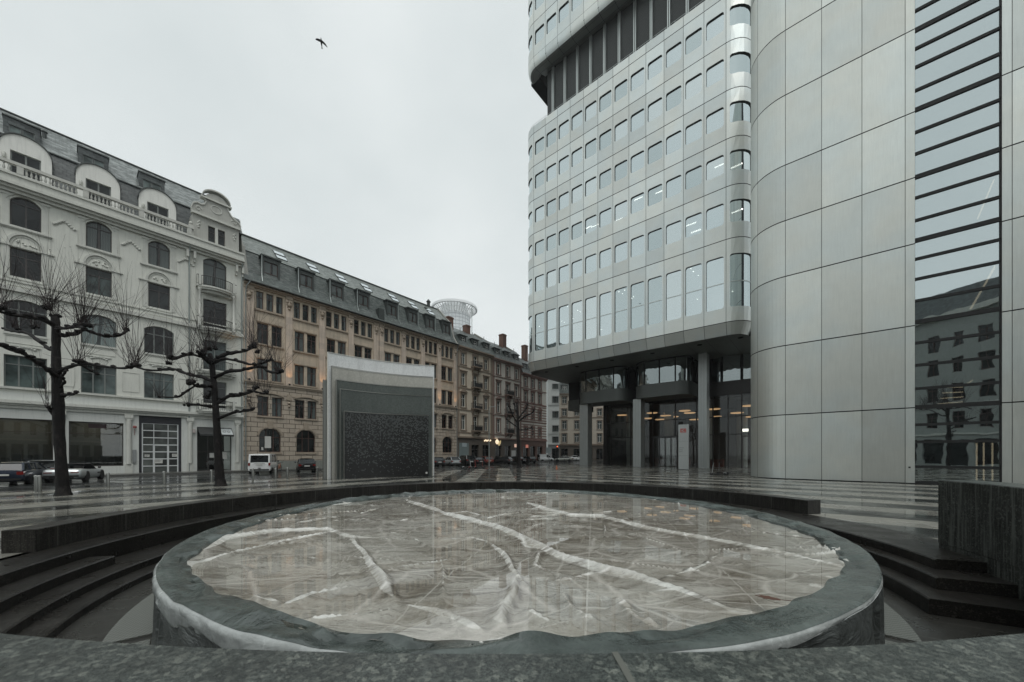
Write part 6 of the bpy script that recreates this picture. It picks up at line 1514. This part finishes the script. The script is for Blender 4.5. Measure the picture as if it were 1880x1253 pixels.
    wm=MB(); wm.lathe([(wrd*.62,-.1),(wrd*.97,-.1),(wrd,-.06),(wrd,.06),(wrd*.97,.1),(wrd*.62,.1)],22,(0,0,0),axis='y'); wme=wm.mesh('tyre',TYRE)
    rm=MB(); rm.lathe([(0,-.07),(wrd*.64,-.09),(wrd*.64,.09),(0,.07)],22,(0,0,0),axis='y')
    for k in range(5):
        a=2*PI*k/5
        for s in (-1,1): rm.add([(wrd*.12*math.cos(a+1.2),s*.092,wrd*.12*math.sin(a+1.2)),(wrd*.6*math.cos(a-.1),s*.094,wrd*.6*math.sin(a-.1)),(wrd*.6*math.cos(a+.12),s*.094,wrd*.6*math.sin(a+.12))],[(0,1,2)])
    rme=rm.mesh('rim',RIMM); am=MB(); am.lathe([(wrd*1.16,-.10),(wrd*1.16,.10)],22,axis='y'); ame=am.mesh('wheel_arch',BLK)
    for x in wx:
        for s in (-1,1):
            w_=link('wheel',wme,root,(x,s*(hw-.10),wrd)); link('rim',rme,w_); link('wheel_arch',ame,w_,(0,-s*.012,.02))
    xr=stn[0][0]; zt=stn[1][2]
    for s in (-1,1):
        t=MB()
        if kind=='roadster': t.box(xr-.005,xr+.16,s*.42 if s>0 else -.80,.80 if s>0 else s*.42,.66,.72)
        elif kind=='van': t.box(xr-.03,xr+.2,s*.74 if s>0 else -.90,.90 if s>0 else -.74,.82,1.10)
        else: t.box(xr-.02,xr+.32,s*hw*.62 if s>0 else -hw*.93,hw*.93 if s>0 else -hw*.62,zt-.26,zt-.06)
        t.build('tail_light',TAIL,root)
        t=MB(); xf=stn[-2][0]; zf=stn[-2][2]; t.box(xf-.18,xf+.10,s*.42 if s>0 else -.72,.72 if s>0 else -.42,zf-.16,zf-.03); t.build('headlight',HEADL,root)
    t=MB(); t.box(xr-.035,xr+.1,-.26,.26,.62 if kind!='van' else .84,.73 if kind!='van' else .95)
    if plate: t.build('number_plate',PLATE,root)
    t=MB(); t.box(xr-.03,xr+.2,-hw*.82,hw*.82,stn[0][1]-.08,stn[0][1]+.04); t.box(stn[-1][0]-.25,stn[-1][0]+.02,-hw*.68,hw*.68,.24,.40)
    if kind=='van': t.box(xr-.045,xr+.02,-.12,.12,.56,.62); t.box(xr-.04,xr+.02,-.45,.45,1.02,1.04)
    t.build('bumper',BLK,root)
    return root
def by_rear(px,py,L_,az,dx=0.):
    x,y=gp(px,py,-.06); return (x+math.sin(az)*L_/2,y+math.cos(az)*L_/2)
A_=math.radians
car('estate_car','dark blue estate car cut by the left edge of the photo','estate',(.012,.020,.040),by_rear(4,893,4.6,A_(-36)),A_(-36))
car('roadster','open silver convertible parked behind the big plane tree','roadster',(.50,.53,.53),by_rear(112,887,4.5,A_(-33)),A_(-33),metal=.55)
car('compact_car','pale grey car mostly hidden behind the silver convertible','hatch',(.22,.24,.25),by_rear(72,881,4.0,A_(-38)),A_(-38))
car('passenger_van','white passenger van seen from behind, in front of the sandstone house','van',(.72,.73,.72),by_rear(476,871,4.9,A_(-25)),A_(-25),metal=0.,cat='van')
car('hatchback','black hatchback seen from behind, between the white van and the nested sculpture','hatch',(.010,.010,.011),by_rear(564,867.5,4.05,A_(-33)),A_(-33))
car('hatchback','black small car just to the right of the nested sculpture','hatch',(.012,.012,.013),by_rear(808,857,4.05,A_(-30)),A_(-30))
car('hatchback','silver hatchback parked beside the black small car near the sculpture','hatch',(.42,.45,.46),by_rear(838,856,4.05,A_(-33)),A_(-33),metal=.5)
car('suv','black off road car behind the electric scooters','suv',(.010,.011,.012),by_rear(866,855.5,4.6,A_(-34)),A_(-34))
car('saloon_car','dark saloon between the black off road car and the red car','sedan',(.016,.016,.018),by_rear(884,855,4.6,A_(-34)),A_(-34))
car('hatchback','rust red car in the far row of parked cars','hatch',(.20,.040,.022),by_rear(899.5,853.5,4.05,A_(-30)),A_(-30))
car('estate_car','long black estate car seen from the side beyond the red car','estate',(.011,.011,.012),by_rear(939,852.5,4.6,A_(-62)),A_(-62))
car('saloon_car','black saloon partly hidden by the small bare street tree','sedan',(.012,.013,.014),by_rear(962,851.5,4.6,A_(-45)),A_(-45))
car('hatchback','black car with a pale rear window left of the white panel van','hatch',(.014,.014,.015),by_rear(980,851,4.05,A_(-35)),A_(-35))
x,y,_=at(1001,833,88); car('panel_van','small white panel van far down the street','panel',(.68,.69,.68),(x,y),A_(62),metal=0.,cat='van')
x,y,_=at(1035,833,86); car('saloon_car','silver grey saloon near the street crossing','sedan',(.34,.34,.30),(x,y),A_(-75),metal=.5)
x,y,_=at(1057,833,98); car('saloon_car','white car crossing behind the leftmost tower column','sedan',(.62,.63,.62),(x,y),A_(80),metal=0.)
# ------------------------------------------------------------------ electric scooters
def scooter(label,col,px,py,rz):
    x,y=gp(px,py); o=empty('electric_scooter',(x,y,0),rz,label,'scooter','electric scooters left on the plaza')
    P_=paint('scooter_'+str(int(col[0]*1000)),col if col[0]>.03 else (.30,.31,.31),.1)
    b=MB(); b.box(-.42,.30,-.08,.08,.10,.17); b.tube([(.28,0,.15),(.44,0,.22)],.04,6); b.build('deck',BLK,o)
    b=MB(); b.tube([(.50,0,.14),(.44,0,.30),(.34,0,1.12)],[.035,.035,.028],7); b.build('stem',P_,o)
    b=MB(); b.tube([(.33,-.26,1.13),(.34,-.08,1.15),(.34,.08,1.15),(.33,.26,1.13)],.022,6); b.lathe([(.03,0),(.04,.12),(.02,.16)],7,(.36,0,1.08)); b.build('handlebar',BLK,o)
    for wx_ in (-.52,.50):
        b=MB(); b.lathe([(.05,-.03),(.12,-.035),(.13,0),(.12,.035),(.05,.03)],16,(wx_,0,.13),axis='y'); b.build('wheel',TYRE,o)
    b=MB(); b.tube([(-.66,0,.2),(-.55,0,.29),(-.40,0,.24)],.03,5); b.build('mudguard',P_,o); return o
scooter('black electric scooter standing alone beside the stair block',(.02,.02,.02),1318,873.5,2.6)
scooter('grey electric scooter close behind the black one by the stair block',(.12,.12,.12),1327,871.5,1.9)
scooter('white electric scooter, left one of three near the parked cars',(.6,.6,.6),858,861,.4)
scooter('red electric scooter in the middle of three near the parked cars',(.35,.06,.05),868,861.2,.8)
scooter('dull red electric scooter, right one of three near the parked cars',(.26,.08,.07),880,860.6,.2)
bx_,by_=gp(513,866,-.06)
o=empty('bicycle',(bx_,by_,-.06),1.9,'orange framed bicycle standing behind the white van','bicycle')
for wx_ in (-.52,.52):
    b=MB(); b.tube([(wx_+.34*math.cos(2*PI*i/20),0,.34+.34*math.sin(2*PI*i/20)) for i in range(21)],.025,5,cap=False)
    for i in range(8): b.tube([(wx_,0,.34),(wx_+.33*math.cos(PI*i/4),0,.34+.33*math.sin(PI*i/4))],.005,3)
    b.build('wheel',TYRE,o)
b=MB()
for p,q in (((-.52,0,.34),(-.1,0,.3)),((-.1,0,.3),(.36,0,.82)),((-.1,0,.3),(-.22,0,.85)),((-.22,0,.80),(.38,0,.86)),((-.52,0,.34),(-.2,0,.78)),((.52,0,.34),(.36,0,.95))): b.tube([p,q],.022,5)
b.build('frame',plain('bicycle_orange',(.40,.12,.04),.4),o)
b=MB(); b.tube([(.30,-.28,1.0),(.36,-.1,.98),(.36,.1,.98),(.30,.28,1.0)],.018,5); b.build('handlebar',BLK,o)
b=MB(); b.lathe([(0,-.03),(.1,-.02),(.11,.02),(0,.05)],8,(-.24,0,.92)); b.build('saddle',BLK,o)
# ------------------------------------------------------------------ lamp, traffic light, sign, bird
x,y=(898-CX)/F*58,58; z=EYE+(HY-747)/F*58
o=empty('street_lamp',(x,y,0),0,'tall grey street lamp with a short arm in front of the tenement row','lamp')
b=MB(); b.tube([(0,0,-.06),(0,0,z-.3),(.15,0,z-.05),(.7,0,z)],[.09,.06,.05,.04],7); b.build('pole',ZINC,o)
b=MB(); b.lathe([(0,-.06),(.16,-.05),(.2,0),(.1,.07),(0,.08)],10,(.9,0,z)); b.build('lamp_head',ZINC,o)
x,y=gp(1023,851.5); o=empty('traffic_light',(x,y,0),0,'traffic light showing red at the street crossing','traffic light')
b=MB(); b.tube([(0,0,-.06),(0,0,3.6)],.06,6); b.build('pole',DZINC,o)
b=MB(); b.box(-.17,.17,-.16,.1,2.5,3.5); b.build('signal_box',BLK,o)
b=MB(); b.lathe([(0,-.2),(.12,-.18),(.13,-.15)],10,(0,0,3.3),axis='y'); b.build('red_lamp',emis('signal_red',(1.,.16,.06),2.),o)
x,y=gp(1007,850.5); o=empty('street_sign',(x,y,0),0,'pale rectangular sign board on a post before the crossing','sign')
b=MB(); b.tube([(0,0,-.06),(0,0,3.2)],.04,6); b.build('pole',ZINC,o); b=MB(); b.box(-.55,.55,-.05,-.02,2.0,3.2); b.build('board',plain('pale_sign',(.42,.47,.47),.5),o)
x,y=gp(1022,861); o=empty('traffic_cone',(x,y,0),0,'small orange cone on the wet plaza by the first column','cone'); b=MB(); b.lathe([(.16,0),(.16,.03),(.11,.04),(.03,.42),(0,.43)],10); b.build('cone',plain('cone_orange',(.42,.12,.04),.5),o)
bx,by,bz=at(590,78,30)
o=empty('bird',(bx,by,bz),.3,'dark bird gliding high in the grey sky','bird')
FEA=plain('dark_feathers',(.018,.019,.02),.7)
b=MB(); b.tube([(0,.30,-.20),(0,.2,-.15),(0,.05,-.03),(0,-.10,.10),(0,-.18,.19),(0,-.22,.24)],[.03,.05,.085,.075,.045,.012],9)
V=[(0,.22,-.14),(-.07,.36,-.28),(0,.38,-.31),(.07,.36,-.28)]; b.add(V,[(0,1,2,3)])
# wings swept from the same body surface
for s in (-1,1):
    W_=[(s*.05,-.06,.08,.16),(s*.20,-.02,.15 if s<0 else .02,.17),(s*.36,.02,.20 if s<0 else -.07,.14),(s*.50,.06,.20 if s<0 else -.20,.08),(s*.56,.08,.17 if s<0 else -.28,.02)]
    r0=[(x,y-.06,z+c*.35) for x,y,z,c in W_]; r1=[(x,y-.02,z+.012) for x,y,z,c in W_]; r2=[(x,y+c*.5,z-c*.55) for x,y,z,c in W_]
    b.grid([r0,r1,r2])
b.build('body',FEA,o); o.scale=(.78,.78,.78)
b=MB(); b.lathe([(.018,0),(.0,.06)],6,(0,-.225,.235)); b.build('beak',BLK,o)
# ------------------------------------------------------------------ damp air
b=MB(); b.box(-680,680,-280,780,-9.,190.)
m,nt=mat('damp_air'); n=N(nt)
v=n('ShaderNodeVolumePrincipled',{'Color':(.93,.95,.96,1),'Density':.00028,'Anisotropy':.2})
nt.links.new(v.outputs[0],n('ShaderNodeOutputMaterial').inputs['Volume'])
tag(b.build('haze',m),kind='stuff')
